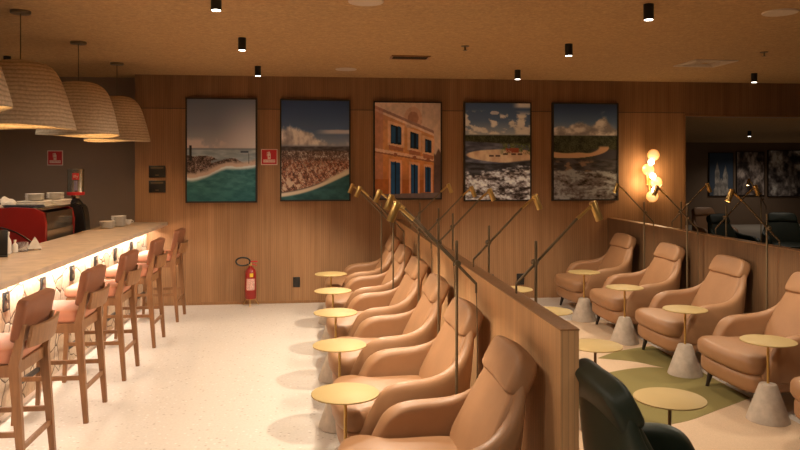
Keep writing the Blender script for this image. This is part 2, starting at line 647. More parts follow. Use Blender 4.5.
MB().box(-.24, .24, -.24, -.21, -.012, 0).box(-.24, .24, .21, .24, -.012, 0).box(-.24, -.21, -.21, .21, -.012, 0).box(.21, .24, -.21, .21, -.012, 0).build('frame', M['plaster'], t, False)
mb = MB()
for k in range(4):
    s = .20 - k * .045
    for a in range(4):
        mb.box(-s, s, -s, -s + .02, -.010 + k * .002, -.002, mat=Matrix.Rotation(a * PI / 2, 4, 'Z'))
mb.build('louvre', M['plaster'], t, False)
for u, v, lab in [(465, 46, 'tiny brass sprinkler head on the ceiling between the central spotlights'), (764, 52, 'tiny brass sprinkler head on the ceiling above the low wall')]:
    x, y = ceiling_pt(u, v)
    t = tag(empty('ceiling_sprinkler', (x, y, CEIL)), lab, 'sprinkler', 'ceiling sprinklers')
    MB().lathe([(.035, -.006), (.04, 0)], 20).build('rosette', M['bronze'], t)
    MB().lathe([(.008, -.04), (.008, -.006)], 10).lathe([(.022, -.042), (.022, -.039)], 14).build('nozzle', M['bronze'], t)

# ---------------------------------------------------------------- woven pendants over the bar
def make_pendant():
    r = empty('woven_pendant_lamp')
    prof = [(.03, .49), (.10, .488), (.17, .470), (.225, .43), (.265, .36), (.295, .27), (.322, .17), (.345, .07), (.362, 0)]
    mb = MB()
    seg = 48
    rings = []
    for i, (rr, z) in enumerate(prof):
        ring = []
        for k in range(seg):
            a = 2 * PI * k / seg
            wob = 1 + .02 * math.sin(3 * a + z * 5) + .012 * math.sin(7 * a)
            ring.append(mb.bm.verts.new((rr * wob * math.cos(a), rr * wob * math.sin(a), z + (.012 * math.sin(2 * a + 1) if i > 3 else 0))))
        rings.append(ring)
    for a, b in zip(rings, rings[1:]):
        for k in range(seg):
            mb.bm.faces.new((a[k], a[(k + 1) % seg], b[(k + 1) % seg], b[k]))
    mb.bm.faces.new(rings[0])
    sh = mb.build('lamp_shade', M['weave'], r)
    md = sh.modifiers.new('thick', 'SOLIDIFY'); md.thickness = .008; md.offset = -1
    md = sh.modifiers.new('sub', 'SUBSURF'); md.levels = 1; md.render_levels = 1
    MB().rod((0, 0, .48), (0, 0, CEIL - 1.98), .004).build('cord', M['bronze'], r)
    MB().lathe([(.065, CEIL - 1.98 - .022), (.07, CEIL - 1.98 - .015), (.07, CEIL - 1.98)], 24).build('ceiling_rose', M['bronze'], r)
    MB().lathe([(.02, .36), (.024, .40), (.024, .49)], 16).build('lamp_holder', M['bronze'], r)
    MB().sphere((0, 0, .32), .045, 16, 10).build('bulb', M['bulb'], r)
    return r


pend0 = make_pendant()
pl = [(-2.10, 4.16, 2.02, 1.12, 'large woven straw pendant shade at the picture edge, cut off by the frame'),
      (-2.14, 5.49, 1.98, 1.05, 'large woven dome pendant with a glowing rim, second from the frame edge'),
      (-2.15, 6.79, 1.98, .97, 'woven straw bell pendant, middle of the visible three over the bar'),
      (-2.17, 8.12, 1.98, .95, 'smallest looking woven straw bell pendant, by the back wall over the bar end')]
for i, (x, y, z, s, lab) in enumerate(pl):
    o = pend0 if i == 0 else copy_tree(pend0)
    o.location = (x, y, z)
    for ch in o.children:
        if ch.name.startswith('lamp_shade'):
            ch.scale = (s, s, 1)
            ch.rotation_euler = (0, 0, i * 1.3)
        if ch.name.startswith(('cord', 'ceiling_rose')) and i == 0:
            pass
    tag(o, lab, 'pendant lamp', 'woven pendants over the bar')
    d = bpy.data.lights.new('pendant_glow', 'POINT'); d.energy = 10; d.color = (1, .62, .25); d.shadow_soft_size = .06
    lo = bpy.data.objects.new('pendant_glow', d); COL.objects.link(lo); lo.location = (x, y, z + .2)
pend_first = pend0
for ch in pend_first.children:      # this one hangs a little higher: shorter cord
    if ch.name.startswith('ceiling_rose'):
        ch.location.z = -.04
    if ch.name.startswith('cord'):
        ch.scale.z = (CEIL - 2.02) / (CEIL - 1.98)

# ================================================================== BAR
bar = tag(empty('bar_counter', (-2.07, 6.0, 0)), 'long bar counter with pale wooden top and lit crazy stone front', 'bar counter')
BY0, BY1 = .9 - 6.0, 9.04 - 6.0
MB().box(-.37, .25, BY0, BY1, .985, 1.03, .006, 2).build('countertop', M['counter'], bar)
MB().box(-.12, 0, BY0, BY1, .06, .955).build('stone_front', M['stone'], bar, False)
MB().box(-.11, -.03, BY0, BY1, 0, .06).build('plinth', M['signwhite'], bar, False)
MB().box(-.12, .03, BY0, BY1, .955, .985).build('top_support', M['trimwood'], bar, False)
MB().box(.004, .022, BY0, BY1, .942, .954).build('light_strip', M['led'], bar, False)
d = bpy.data.lights.new('bar_led', 'AREA'); d.shape = 'RECTANGLE'; d.size = 7.6; d.size_y = .03; d.energy = 76; d.color = (1, .86, .72)
lo = bpy.data.objects.new('bar_led', d); COL.objects.link(lo); lo.location = (-2.07 + .06, 5.2, .95)
ez = Vector((.35, 0, .94)).normalized(); ex_ = Vector((0, 1, 0)); ey = ez.cross(ex_)
lo.rotation_euler = Matrix((ex_, ey, ez)).transposed().to_euler()
for k, yy in enumerate([3.76, 4.41, 5.06, 5.71, 6.36, 7.01, 7.66, 8.31]):
    s = MB().box(0, .014, yy - 6 - .045, yy - 6 + .045, .74, .87, .004).build('socket', M['blackgloss'], bar)
    MB().lathe([(.018, 0), (.018, .004)], 14, mat=Matrix.Translation((.014, yy - 6, .835)) @ Matrix.Rotation(PI / 2, 4, 'Y')).lathe([(.018, 0), (.018, .004)], 14, mat=Matrix.Translation((.014, yy - 6, .775)) @ Matrix.Rotation(PI / 2, 4, 'Y')).build('socket_face', M['bronze'], s)

# work counter behind the bar
wc = tag(empty('work_counter', (-2.9, 6.8, 0)), 'dark work counter behind the bar carrying the coffee machine', 'counter')
MB().box(-.38, .45, -2.2, 2.2, .87, .91, .004).build('worktop', M['blackgloss'], wc)
MB().box(-.36, .42, -2.15, 2.15, 0, .87).build('cabinet', M['wall_dark'], wc, False)

# ---------------------------------------------------------------- bar stools
def rounded_rect(x0, x1, y0, y1, r, n=5):
    pts = []
    for cx, cy, a0 in ((x1 - r, y1 - r, 0), (x0 + r, y1 - r, PI / 2), (x0 + r, y0 + r, PI), (x1 - r, y0 + r, 1.5 * PI)):
        for k in range(n + 1):
            a = a0 + PI / 2 * k / n
            pts.append((cx + r * math.cos(a), cy + r * math.sin(a)))
    return pts


def make_stool():
    r = empty('bar_stool')
    MB().pillow(rounded_rect(-.20, .225, -.222, .222, .06), .665, .745, .03, 4, .012).build('seat', M['stoolseat_lit'], r, angle=60)
    fr = MB()
    for s in (-1, 1):
        fr.box(-.19, .20, s * .20 - .012, s * .20 + .012, .60, .664)
    fr.box(.18, .204, -.19, .19, .60, .664).box(-.20, -.176, -.19, .19, .60, .664)
    fr.build('seat_frame', M['stoolwood'], r, False)
    for s in (-1, 1):
        MB().beam((.215, s * .205, 0), (.185, s * .195, .61), .026, .040, .026, .038).build('leg', M['stoolwood'], r, False)
        mb = MB().beam((-.245, s * .215, 0), (-.195, s * .205, .66), .028, .052, .028, .034)
        mb.beam((-.195, s * .205, .655), (-.238, s * .195, .872), .052, .030, .034, .028)
        mb.build('leg', M['stoolwood'], r, False)
    # back: curved wooden rail behind, upholstered pad in front
    tilt = Matrix.Translation((-.205, 0, .770)) @ Matrix.Rotation(math.radians(-11), 4, 'Y')
    mb = MB()
    prev = None
    n = 12
    for k in range(n + 1):
        y = -.195 + .39 * k / n
        x = -.045 - .028 * (1 - (y / .195) ** 2)
        ring = [mb.bm.verts.new(tilt @ Vector(p)) for p in ((x, y, -.01), (x - .018, y, -.01), (x - .018, y, .105), (x, y, .105))]
        if prev:
            for i in range(4):
                mb.bm.faces.new((prev[i], prev[(i + 1) % 4], ring[(i + 1) % 4], ring[i]))
        else:
            mb.bm.faces.new(ring)
        prev = ring
    mb.bm.faces.new(prev[::-1])
    mb.build('back_rail', M['stoolwood'], r, True)
    prof = rounded_rect(0, .232, -.215, .215, .035)     # (height, width)
    mt = tilt @ Matrix(((0, 0, -1, .045), (0, 1, 0, 0), (1, 0, 0, 0), (0, 0, 0, 1)))
    MB().pillow(prof, .004, .060, .016, 4, .002, mt).build('backrest', M['stoolleather'], r, angle=60)
    st = MB().beam((.205, -.2, .26), (.205, .2, .26), .022, .022, .03, .03, (0, 0, 1))
    st.build('footrest', M['legdark'], r, False)
    for s in (-1, 1):
        MB().beam((-.225, s * .21, .30), (.20, s * .2, .30), .018, .018, .028, .028, (0, 0, 1)).build('stretcher', M['stoolwood'], r, False)
    MB().beam((-.226, -.21, .22), (-.226, .21, .22), .018, .018, .028, .028, (0, 0, 1)).build('stretcher', M['stoolwood'], r, False)
    return r


stool0 = make_stool()
for i, (y, lab) in enumerate([(4.18, 'terracotta bar stool at the open end of the bar, cut by the frame'),
                              (5.2, 'terracotta bar stool, second counting from the open end of the bar'),
                              (6.15, 'terracotta bar stool, middle one of the five along the bar'),
                              (7.2, 'terracotta bar stool, second counting from the wooden back wall'),
                              (8.33, 'terracotta bar stool next to the wooden back wall')]):
    o = stool0 if i == 0 else copy_tree(stool0)
    o.location = (-1.775, y, 0)
    o.rotation_euler = (0, 0, PI)
    tag(o, lab, 'bar stool', 'bar stools along the counter')

# ---------------------------------------------------------------- coffee station
cm = tag(empty('espresso_machine', (-2.52, 7.03, .91)), 'red and steel espresso machine standing behind the bar', 'coffee machine')
side = [(-.62, .06), (-.62, .34), (-.55, .40), (-.3, .415), (-.1, .405), (-.02, .36), (0, .25), (-.005, .1), (-.03, .03), (-.3, .0), (-.55, .0)]


def side_panel(y0, y1):
    mb = MB()
    a = [mb.bm.verts.new((p[0], y0, p[1])) for p in side]
    b = [mb.bm.verts.new((p[0], y1, p[1])) for p in side]
    n = len(side)
    for i in range(n):
        mb.bm.faces.new((a[i], a[(i + 1) % n], b[(i + 1) % n], b[i]))
    mb.bm.faces.new(a[::-1]); mb.bm.faces.new(b)
    return mb


side_panel(0, .05).build('side_panel', M['red'], cm, False)
side_panel(.78, .82).build('side_panel', M['red'], cm, False)
tr = MB().tube(spline([(-.62, -.004, .22), (-.45, -.004, .24), (-.25, -.004, .18), (-.06, -.004, .05)], 6, False), .006, 6)
tr.build('trim_line', M['blackgloss'], cm)
MB().box(-.60, -.02, .05, .78, .05, .36).build('body', M['blackgloss'], cm, False)
MB().box(-.02, -.004, .06, .77, .06, .19).build('back_panel', M['steel'], cm, False)
MB().box(-.02, -.008, .06, .77, .20, .36).build('upper_panel', M['darkglass'], cm, False)
MB().box(-.56, -.03, .03, .80, .385, .408, .004).build('cup_tray', M['steel'], cm)
TOPZ = .91 + .4095
# things lying on the machine
def cloth_pile(w, d, h, seed, n=14):
    mb = MB()
    rows = []
    for i in range(n + 1):
        row = []
        for j in range(n + 1):
            x = -w / 2 + w * i / n; y = -d / 2 + d * j / n
            e = min(1, 3.2 * min(i, n - i) / n) * min(1, 3.2 * min(j, n - j) / n)
            z = h * e ** .5 * (.75 + .5 * mnoise.noise(Vector((x * 14 + seed, y * 14, seed))))
            row.append(mb.bm.verts.new((x, y, max(0, z))))
        rows.append(row)
    for i in range(n):
        for j in range(n):
            mb.bm.faces.new((rows[i][j], rows[i + 1][j], rows[i + 1][j + 1], rows[i][j + 1]))
    bot = []
    for (i, j) in [(k, 0) for k in range(n)] + [(n, k) for k in range(n)] + [(n - k, n) for k in range(n)] + [(0, n - k) for k in range(n)]:
        bot.append(rows[i][j])
    mb.bm.faces.new(bot)
    return mb


def put(mb_o, loc, rz=0):
    mb_o.location = loc; mb_o.rotation_euler = (0, 0, rz)
    return mb_o




def folded(w, d, h, seed):
    mb = MB()
    n = 3
    for k in range(n):
        e = .008 * math.sin(seed + k * 2)
        mb.pillow(rounded_rect(-w / 2 + e, w / 2 + e, -d / 2, d / 2 - abs(e), .02), h * k / n, h * (k + 1) / n - .001, h / n * .42, 3, .0)
    return mb


tag(put(folded(.34, .13, .022, 1).build('cloth', M['navy']), (-2.76, 7.165, TOPZ)), 'dark navy cloth folded along the red front of the coffee machine', 'cloth')
tag(put(folded(.27, .20, .052, 2).build('towel', M['cloth']), (-2.74, 7.37, TOPZ)), 'white folded towel in the middle of the coffee machine top', 'towel')
tag(put(folded(.20, .27, .056, 4).build('towel', M['cloth']), (-2.62, 7.62, TOPZ)), 'white folded towel on the steel end of the coffee machine', 'towel')
tag(put(cloth_pile(.18, .16, .10, 5).build('towel', M['cloth']), (-2.99, 7.36, TOPZ), .2), 'crumpled white towel heaped over the red side of the coffee machine', 'towel')


def make_plate(rad):
    return MB().lathe([(rad * .55, 0), (rad * .6, .003), (rad * .95, .011), (rad, .014), (rad * .98, .016), (rad * .58, .007), (.004, .006)], 28)


plate0 = make_plate(.082).build('saucer', M['white'])
pn = 0


def saucers(x, y, z, n, lab, grp, s=1.0, step=.0125):
    global pn
    for k in range(n):
        o = plate0 if pn == 0 else plate0.copy()
        if pn:
            COL.objects.link(o)
        pn += 1
        o.location = (x + random.uniform(-.003, .003), y + random.uniform(-.003, .003), z + k * step)
        o.scale = (s, s, 1)
        tag(o, lab, 'saucer', grp)


saucers(-2.29, 8.20, 1.03, 6, 'white saucer in the lower stack on the bar end', 'saucers in the lower stack on the bar')
saucers(-2.24, 8.46, 1.03, 9, 'white saucer in the taller stack on the bar end', 'saucers in the taller stack on the bar')
saucers(-2.74, 7.37, TOPZ + .054, 5, 'white saucer in the stack on the middle towel of the coffee machine', 'saucers stacked on the middle towel', 1.05)
saucers(-2.62, 7.57, TOPZ + .058, 5, 'white saucer in the stack on the end towel of the coffee machine', 'saucers stacked on the end towel', 1.0)


def make_cup(name, mat, sc=1.0):
    r = empty(name)
    MB().lathe([(.012 * sc, .004), (.020 * sc, 0), (.024 * sc, .004), (.036 * sc, .030 * sc), (.040 * sc, .060 * sc), (.037 * sc, .060 * sc), (.032 * sc, .030 * sc), (.012 * sc, .010)], 26).build('cup_body', mat, r)
    MB().tube([(.037 * sc + .026 * sc * math.sin(a), 0, .035 * sc + .017 * sc * math.cos(a)) for a in [PI * k / 8 for k in range(9)]], .0042 * sc, 8).build('handle', mat, r)
    return r


c = make_cup('cup', M['white']); c.location = (-2.19, 8.66, 1.03); c.rotation_euler.z = .7
tag(c, 'white coffee cup beside the taller saucer stack on the bar', 'cup')
c = make_cup('cup', M['white'], 1.3); c.location = (-2.93, 6.985 + .11, TOPZ); c.rotation_euler.z = 2.2
c.location = (-3.02, 7.16, TOPZ + .001)
tag(c, 'white cup with a dark patterned band on the coffee machine at the frame edge', 'cup')
MB().lathe([(.0475, .022), (.0505, .043)], 26, close=False).build('pattern_band', M['navy'], c)

# grinder with can
gx, gy = -2.55, 8.06
g = tag(empty('coffee_grinder', (gx, gy, .91)), 'black coffee grinder beside the espresso machine', 'coffee grinder')
gb = MB()
pr = [(-.10, 0), (.10, 0), (.10, .07), (.085, .30), (.06, .38), (-.04, .42), (-.08, .40), (-.09, .1)]
a = [gb.bm.verts.new((p[0], -.085, p[1])) for p in pr]; b = [gb.bm.verts.new((p[0], .085, p[1])) for p in pr]
for i in range(len(pr)):
    gb.bm.faces.new((a[i], a[(i + 1) % len(pr)], b[(i + 1) % len(pr)], b[i]))
gb.bm.faces.new(a[::-1]); gb.bm.faces.new(b)
bmesh.ops.bevel(gb.bm, geom=gb.bm.edges[:], offset=.012, segments=2, affect='EDGES')
gb.build('body', M['blackgloss'], g)
MB().lathe([(.075, .395), (.06, .42), (.04, .44), (.035, .455)], 20, center=(-.03, 0, 0)).build('collar', M['black'], g)
MB().lathe([(.034, .45), (.045, .475), (.045, .49)], 20, center=(-.03, 0, 0)).build('neck_ring', M['steel'], g)
cz = .49 + .91
can = tag(empty('coffee_can', (gx - .03, gy, cz)), 'silver coffee can with red label and red base on the grinder', 'can')
MB().lathe([(.05, 0), (.087, .0), (.089, .005), (.089, .032), (.085, .034)], 32).build('base_band', M['redmatte'], can)
MB().lathe([(.084, .033), (.084, .26), (.088, .262), (.088, .27), (.084, .272)], 32).build('can_body', M['steel'], can)
MB().lathe([(.083, .27), (.083, .278), (.04, .285)], 32).build('lid', M['steel'], can)
# curved red brand badge facing the room
ang = math.atan2(-gy, -gx + .03)
lb = MB()
prev = None
for k in range(9):
    a2 = ang + (k - 4) * .1
    col = [lb.bm.verts.new((.0853 * math.cos(a2), .0853 * math.sin(a2), z)) for z in (.165, .235)]
    if prev:
        lb.bm.faces.new((prev[0], col[0], col[1], prev[1]))
    prev = col
badge = lb.build('brand_badge', M['redmatte'], can)
text_mesh('brand_lettering', 'illy', .046, M['signwhite'], badge, (.0866 * math.cos(ang), .0866 * math.sin(ang), .2), (PI / 2, 0, ang + PI / 2), .0008)
lb = MB(); prev = None
for k in range(5):
    a2 = ang + (k - 2) * .1
    col = [lb.bm.verts.new((.0852 * math.cos(a2), .0852 * math.sin(a2), z)) for z in (.05, .155)]
    if prev:
        lb.bm.faces.new((prev[0], col[0], col[1], prev[1]))
    prev = col
lb.build('print_panel', plain('blue_print', (.22, .22, .36), .4, .4), can)

# items on the bar top
nx, ny = at_h(34.5, 250, 1.03)
nap = tag(empty('napkin_holder', (nx, ny, 1.03), .5), 'white napkins standing as a triangle in a holder on the bar', 'napkin holder')
MB().box(-.045, .045, -.03, .03, 0, .012, .003).build('holder_base', M['steel'], nap)
mb = MB()
for k in range(5):
    y = -.022 + k * .011
    v = [mb.bm.verts.new(p) for p in ((-.055, y, .012), (.055, y, .012), (.004, y * .4, .105))]
    w = [mb.bm.verts.new((p.co.x, p.co.y + .006, p.co.z)) for p in v]
    mb.bm.faces.new(v); mb.bm.faces.new(w[::-1])
    for i in range(3):
        mb.bm.faces.new((v[i], v[(i + 1) % 3], w[(i + 1) % 3], w[i]))
mb.build('napkins', M['cloth'], nap, False)
gx2, gy2 = at_h(22.5, 251.5, 1.03)
gl = MB().lathe([(.028, .004), (.036, .0), (.04, .004), (.042, .075), (.040, .075), (.037, .008), (.01, .006)], 28).build('drinking_glass', M['glass'], loc=(gx2, gy2, 1.03))
tag(gl, 'small clear glass tumbler beside the napkin holder', 'glass')


def make_bottle(name, h, r, mat):
    t = empty(name)
    MB().lathe([(r * .8, 0), (r, .006), (r, h * .5), (r * .85, h * .62), (r * .4, h * .74), (r * .36, h * .88)], 22).build('bottle_body', mat, t)
    MB().lathe([(r * .46, h * .87), (r * .5, h * .89), (r * .46, h), (r * .1, h * 1.01)], 18).build('cap', mat, t)
    return t


for u, v, h, r, mat, lab, cat in [(8, 254, .17, .024, 'white', 'taller white condiment bottle on the bar by the frame edge', 'bottle'),
                                  (15, 252.5, .10, .022, 'white', 'short white condiment bottle beside the glass on the bar', 'bottle')]:
    bx, by = at_h(u, v, 1.03)
    t = make_bottle('condiment_bottle', h, r, M[mat]); t.location = (bx, by, 1.03)
    tag(t, lab, cat, 'condiment bottles on the bar')
bx, by = at_h(0, 257, 1.03)
t = tag(empty('menu_stand', (bx, by, 1.03), .3), 'black menu stand on the bar at the frame edge', 'menu stand')
MB().box(-.05, .05, -.03, .03, 0, .012, .003).build('stand_base', M['blackgloss'], t)
MB().box(-.05, .05, -.006, .006, .01, .20, .003, mat=Matrix.Rotation(-.12, 4, 'X')).build('board', M['blackgloss'], t)

# ================================================================== LOUNGE CHAIRS
def make_lounge(name, mat):
    r = empty(name)
    half_b = [(.315, .345), (.22, .365), (.06, .375), (-.08, .372), (-.22, .345), (-.31, .265), (-.345, .145), (-.352, 0)]
    half_t = [(.185, .362), (.105, .385), (-.02, .393), (-.145, .383), (-.275, .330), (-.375, .268), (-.400, .238), (-.412, 0)]
    H = [.485, .540, .548, .552, .592, .718, .872, .900]
    TH = [1, 1, 1, .95, .8, .62, .6, .6]
    Zb = .19
    cols = []
    for i in list(range(8)) + list(range(6, -1, -1)):
        cols.append(i)
    mb = MB()
    grid = []
    nv = 7
    for ci, i in enumerate(cols):
        sg = 1 if ci <= 7 else -1
        B = Vector((half_b[i][0], sg * half_b[i][1], Zb)); T = Vector((half_t[i][0], sg * half_t[i][1], H[i]))
        col = []
        for k in range(nv):
            f = k / (nv - 1)
            p = B.lerp(T, f)
            bulge = math.sin(PI * f) * (.018 if i < 5 else .012)
            d = Vector((half_b[i][0] * .6, sg * half_b[i][1], 0))
            if d.length > 0:
                p += d.normalized() * bulge
            col.append(mb.bm.verts.new(p))
        grid.append(col)
    for a, b in zip(grid, grid[1:]):
        for k in range(nv - 1):
            mb.bm.faces.new((a[k], b[k], b[k + 1], a[k + 1]))
    bmesh.ops.recalc_face_normals(mb.bm, faces=mb.bm.faces[:])
    # make sure normals point outward
    f0 = grid[7][3].link_faces[0]
    if f0.normal.x > 0:
        bmesh.ops.reverse_faces(mb.bm, faces=mb.bm.faces[:])
    mb.bm.verts.index_update()
    wts = {v.index: TH[cols[gi]] for gi, col in enumerate(grid) for v in col}
    me = bpy.data.meshes.new('shell')
    mb.bm.to_mesh(me); mb.bm.free()
    me.materials.append(mat)
    for p in me.polygons:
        p.use_smooth = True
    sh = bpy.data.objects.new('shell', me); COL.objects.link(sh); sh.parent = r
    md = sh.modifiers.new('thick', 'SOLIDIFY'); md.thickness = .095; md.offset = -1; md.use_even_offset = False
    vg = sh.vertex_groups.new(name='thick')
    for vi, wt in wts.items():
        vg.add([vi], wt, 'REPLACE')
    md.vertex_group = 'thick'
    md = sh.modifiers.new('sub', 'SUBSURF'); md.levels = 2; md.render_levels = 2

    # front base
    outline = spline([(.385, 0), (.375, .2), (.335, .325), (.22, .355), (0, .345), (-.2, .30), (-.29, .15), (-.30, 0), (-.29, -.15), (-.2, -.30), (0, -.345), (.22, -.355), (.335, -.325), (.375, -.2)], 3)
    MB().pillow([(p[0], p[1]) for p in outline], .135, .268, .042, 4, 0).build('seat_base', mat, r, angle=80)
    cush = spline([(.415, 0), (.405, .19), (.37, .315), (.29, .355), (.215, .325), (.15, .295), (0, .295), (-.18, .28), (-.27, .18), (-.29, 0), (-.27, -.18), (-.18, -.28), (0, -.295), (.15, -.295), (.215, -.325), (.29, -.355), (.37, -.315), (.405, -.19)], 3)
    MB().pillow([(p[0], p[1]) for p in cush], .260, .392, .052, 5, .02).build('seat_cushion', mat, r, angle=80)
    # reclined back cushion and headrest pad
    def slab(p0, deg, pts, d0, d1, rnd, dome):
        a = math.radians(deg)
        u = Vector((-math.sin(a), 0, math.cos(a))); nrm = Vector((math.cos(a), 0, math.sin(a)))
        mt = Matrix(((u.x, 0, nrm.x, p0[0]), (0, 1, 0, 0), (u.z, 0, nrm.z, p0[1]), (0, 0, 0, 1)))
        return MB().pillow(pts, d0, d1, rnd, 5, dome, mt)
    bo = spline([(0, .27), (.16, .283), (.28, .268), (.40, .245), (.50, .232), (.548, .195), (.562, .10), (.565, 0), (.562, -.10), (.548, -.195), (.50, -.232), (.40, -.245), (.28, -.268), (.16, -.283), (0, -.27), (-.02, 0)], 4)
    slab((-.140, .385), 26, [(p[0], p[1]) for p in bo], -.075, .0, .034, .004).build('back_cushion', mat, r, angle=80)
    ho = spline([(.392, .10), (.394, .20), (.41, .243), (.50, .240), (.556, .203), (.572, .10), (.575, 0), (.572, -.10), (.556, -.203), (.50, -.240), (.41, -.243), (.394, -.20), (.392, -.10), (.391, 0)], 4)
    slab((-.140, .385), 26, [(p[0], p[1]) for p in ho], -.078, .022, .030, .006).build('headrest', mat, r, angle=80)
    for x, y in ((.27, .28), (.27, -.28), (-.2, .24), (-.2, -.24)):
        MB().rod((x * 1.12, y * 1.06, 0), (x, y, .15), .012, .024).build('leg', M['legdark'], r)
    return r


tan0 = make_lounge('lounge_chair', M['leather'])
ORD = ['at the free end of the partition', "second from the partition's free end", "third from the partition's free end",
       "fourth from the partition's free end", 'second from the wooden back wall', 'next to the wooden back wall']
for i in range(6):
    o = tan0 if i == 0 else copy_tree(tan0)
    o.location = (.488, 3.2 + 1.03 * i, 0)
    o.rotation_euler = (0, 0, PI + [0.0, .03, -.02, .02, 0, -.02][i])
    tag(o, 'tan lounge chair facing the bar, ' + ORD[i], 'lounge chair', 'tan lounge chairs facing the bar')
ORD2 = ['cut by the frame, only seat front showing', 'fourth from the back wall', 'third from the back wall',
        'second from the back wall', 'in the corner by the back wall']
for i, (x, y) in enumerate([(3.30, 3.88), (3.30, 4.98), (3.30, 6.09), (3.28, 7.17), (3.27, 8.28)]):
    o = copy_tree(tan0)
    o.location = (x, y, 0); o.rotation_euler = (0, 0, PI + [0, .02, .0, -.02, .02][i])
    tag(o, 'tan lounge chair against the low panelled wall, ' + ORD2[i], 'lounge chair', 'tan lounge chairs along the low wall')
green0 = make_lounge('lounge_chair', M['leather_green'])
green0.location = (1.50, 2.76, 0)
tag(green0, 'dark green leather lounge chair backing onto the free end of the partition', 'lounge chair')

# ================================================================== SIDE TABLES
def make_table(name, stem):
    r = empty(name)
    MB().lathe([(.168, .528), (.175, .530), (.175, .536), (.172, .538)], 56).build('table_top', M['gold'], r)
    MB().lathe([(.009, .24), (.009, .528)], 16).lathe([(.03, .520), (.035, .528)], 20).build('stem', stem, r)
    MB().lathe([(.13, 0), (.137, .006), (.135, .016), (.058, .238), (.052, .246), (.02, .25)], 40).build('cone_base', M['concrete'], r)
    return r


tb0 = make_table('side_table', M['brass'])
tb1 = make_table('side_table', M['bronze'])
rows = []
PL = ["first from the partition's free end", "second from the partition's free end", "third from the partition's free end",
      'second from the wooden back wall', 'closest to the wooden back wall']
for i, y in enumerate([3.72, 4.73, 5.79, 6.81, 7.88]):
    rows.append((.14, y, 'round gold table among chairs facing the bar, ' + PL[i], 'gold tables beside the chairs facing the bar', tb0))
PR = ['first from the frame edge', 'second from the frame edge', 'third from the frame edge', 'in the corner by the back wall']
for i, (x, y) in enumerate([(3.0, 4.52), (2.99, 5.6), (2.95, 6.68), (2.93, 7.70)]):
    rows.append((x, y, 'round gold concrete coned table along the low wall, ' + PR[i], 'gold tables along the low wall chairs', tb0))
PG = ['next to the dark green chair', 'just past the end of the partition', 'half hidden behind the partition', 'mostly hidden by the partition']
for i, (x, y) in enumerate([(1.76, 3.45), (1.80, 4.53), (1.87, 5.65), (1.86, 6.7)]):
    rows.append((x, y, 'round gold side table on a dark stem, ' + PG[i], 'gold tables behind the partition', tb1))
used = set()
for x, y, lab, grp, proto in rows:
    o = proto if id(proto) not in used else copy_tree(proto)
    used.add(id(proto))
    o.location = (x, y, 0)
    tag(o, lab, 'side table', grp)

# ================================================================== READING LAMPS
def make_lamp():
    r = empty('reading_lamp')
    MB().lathe([(.008, 0), (.008, 1.312), (.004, 1.314)], 12).build('pole', M['bronze'], r)
    MB().lathe([(.075, 0), (.078, .004), (.075, .010), (.012, .014)], 28).build('base', M['bronze'], r)
    ja = Matrix.Translation((0, -.022, 1.198)) @ Matrix.Rotation(-PI / 2, 4, 'X')
    MB().lathe([(.013, 0), (.016, .004), (.016, .040), (.013, .044)], 16, center=(0, 0, 0), mat=ja @ Matrix.Translation((0, 0, -.022))).build('joint', M['bronze'], r)
    am = MB().rod((.10, -.018, 1.088), (-.235, -.018, 1.432), .0075, .0075, 12)
    am.rod((.10, -.018, 1.093), (.10, -.018, 1.04), .006, .006, 10)
    arm = am.build('arm', M['bronze'], r)
    MB().rod((-.23, -.018, 1.427), (-.30, -.018, 1.487), .010, .008, 12).sphere((-.303, -.018, 1.487), .012, 12, 8).build('arm_tip', M['brass'], arm)
    hd = Vector((-.37, 0, -.93)).normalized()
    c = Vector((-.334, -.018, 1.466))
    q = hd.to_track_quat('Z', 'Y').to_matrix().to_4x4()
    head = MB().lathe([(.004, -.056), (.018, -.055), (.021, -.050), (.021, .052), (.018, .052), (.018, .02), (.004, .015)], 24, c, q).build('lamp_head', M['brass'], r)
    MB().lathe([(.0165, .030), (.0165, .047)], 20, c, q).build('bulb', M['bulb'], head)
    MB().tube(spline([(.10, -.018, 1.045), (.105, -.018, .9), (.105, -.016, .55), (.09, -.01, .25), (.06, -.004, .02)], 6, False), .0028, 6).build('cord', M['bronze'], r)
    return r, c, hd


lamp0, lc, lh = make_lamp()
P_LAMP = 70
lamps = []
LL = ["first from the partition's free end", "second from the partition's free end", "third from the partition's free end",
      'second from the wooden back wall', 'closest to the wooden back wall']
for i, (x, y) in enumerate([(.723, 3.72), (.80, 4.75), (.81, 5.78), (.71, 6.81), (.69, 7.85)]):
    lamps.append((x, y, 0, 'brass reading lamp over chairs facing the bar, ' + LL[i], 'reading lamps over the chairs facing the bar', .9))
for i, (x, y) in enumerate([(1.132, 3.66), (1.122, 4.66), (1.118, 5.92), (1.127, 6.69), (1.10, 7.75)]):
    lamps.append((x, y, PI, 'brass reading lamp leaning out behind the partition, ' + LL[i], 'reading lamps behind the partition', .45))
LR = ['third from the corner with the back wall', 'second from the corner with the back wall', 'in the corner beside the sconce']
for i, (x, y) in enumerate([(3.68, 5.56), (3.61, 6.72), (3.61, 7.66)]):
    lamps.append((x, y, 0, 'brass reading lamp over the low wall chairs, ' + LR[i], 'reading lamps along the low wall', .36))
lamps.append((3.68, 4.56, 0, None, None, .36))
for i, (x, y) in enumerate([(4.03, 6.74), (4.03, 7.63)]):
    lamps.append((x, y, PI, 'brass reading lamp beyond the low wall, ' + ['seen against the middle dim picture', 'closest to the sconce'][i], 'reading lamps beyond the low wall', .15))
first = True
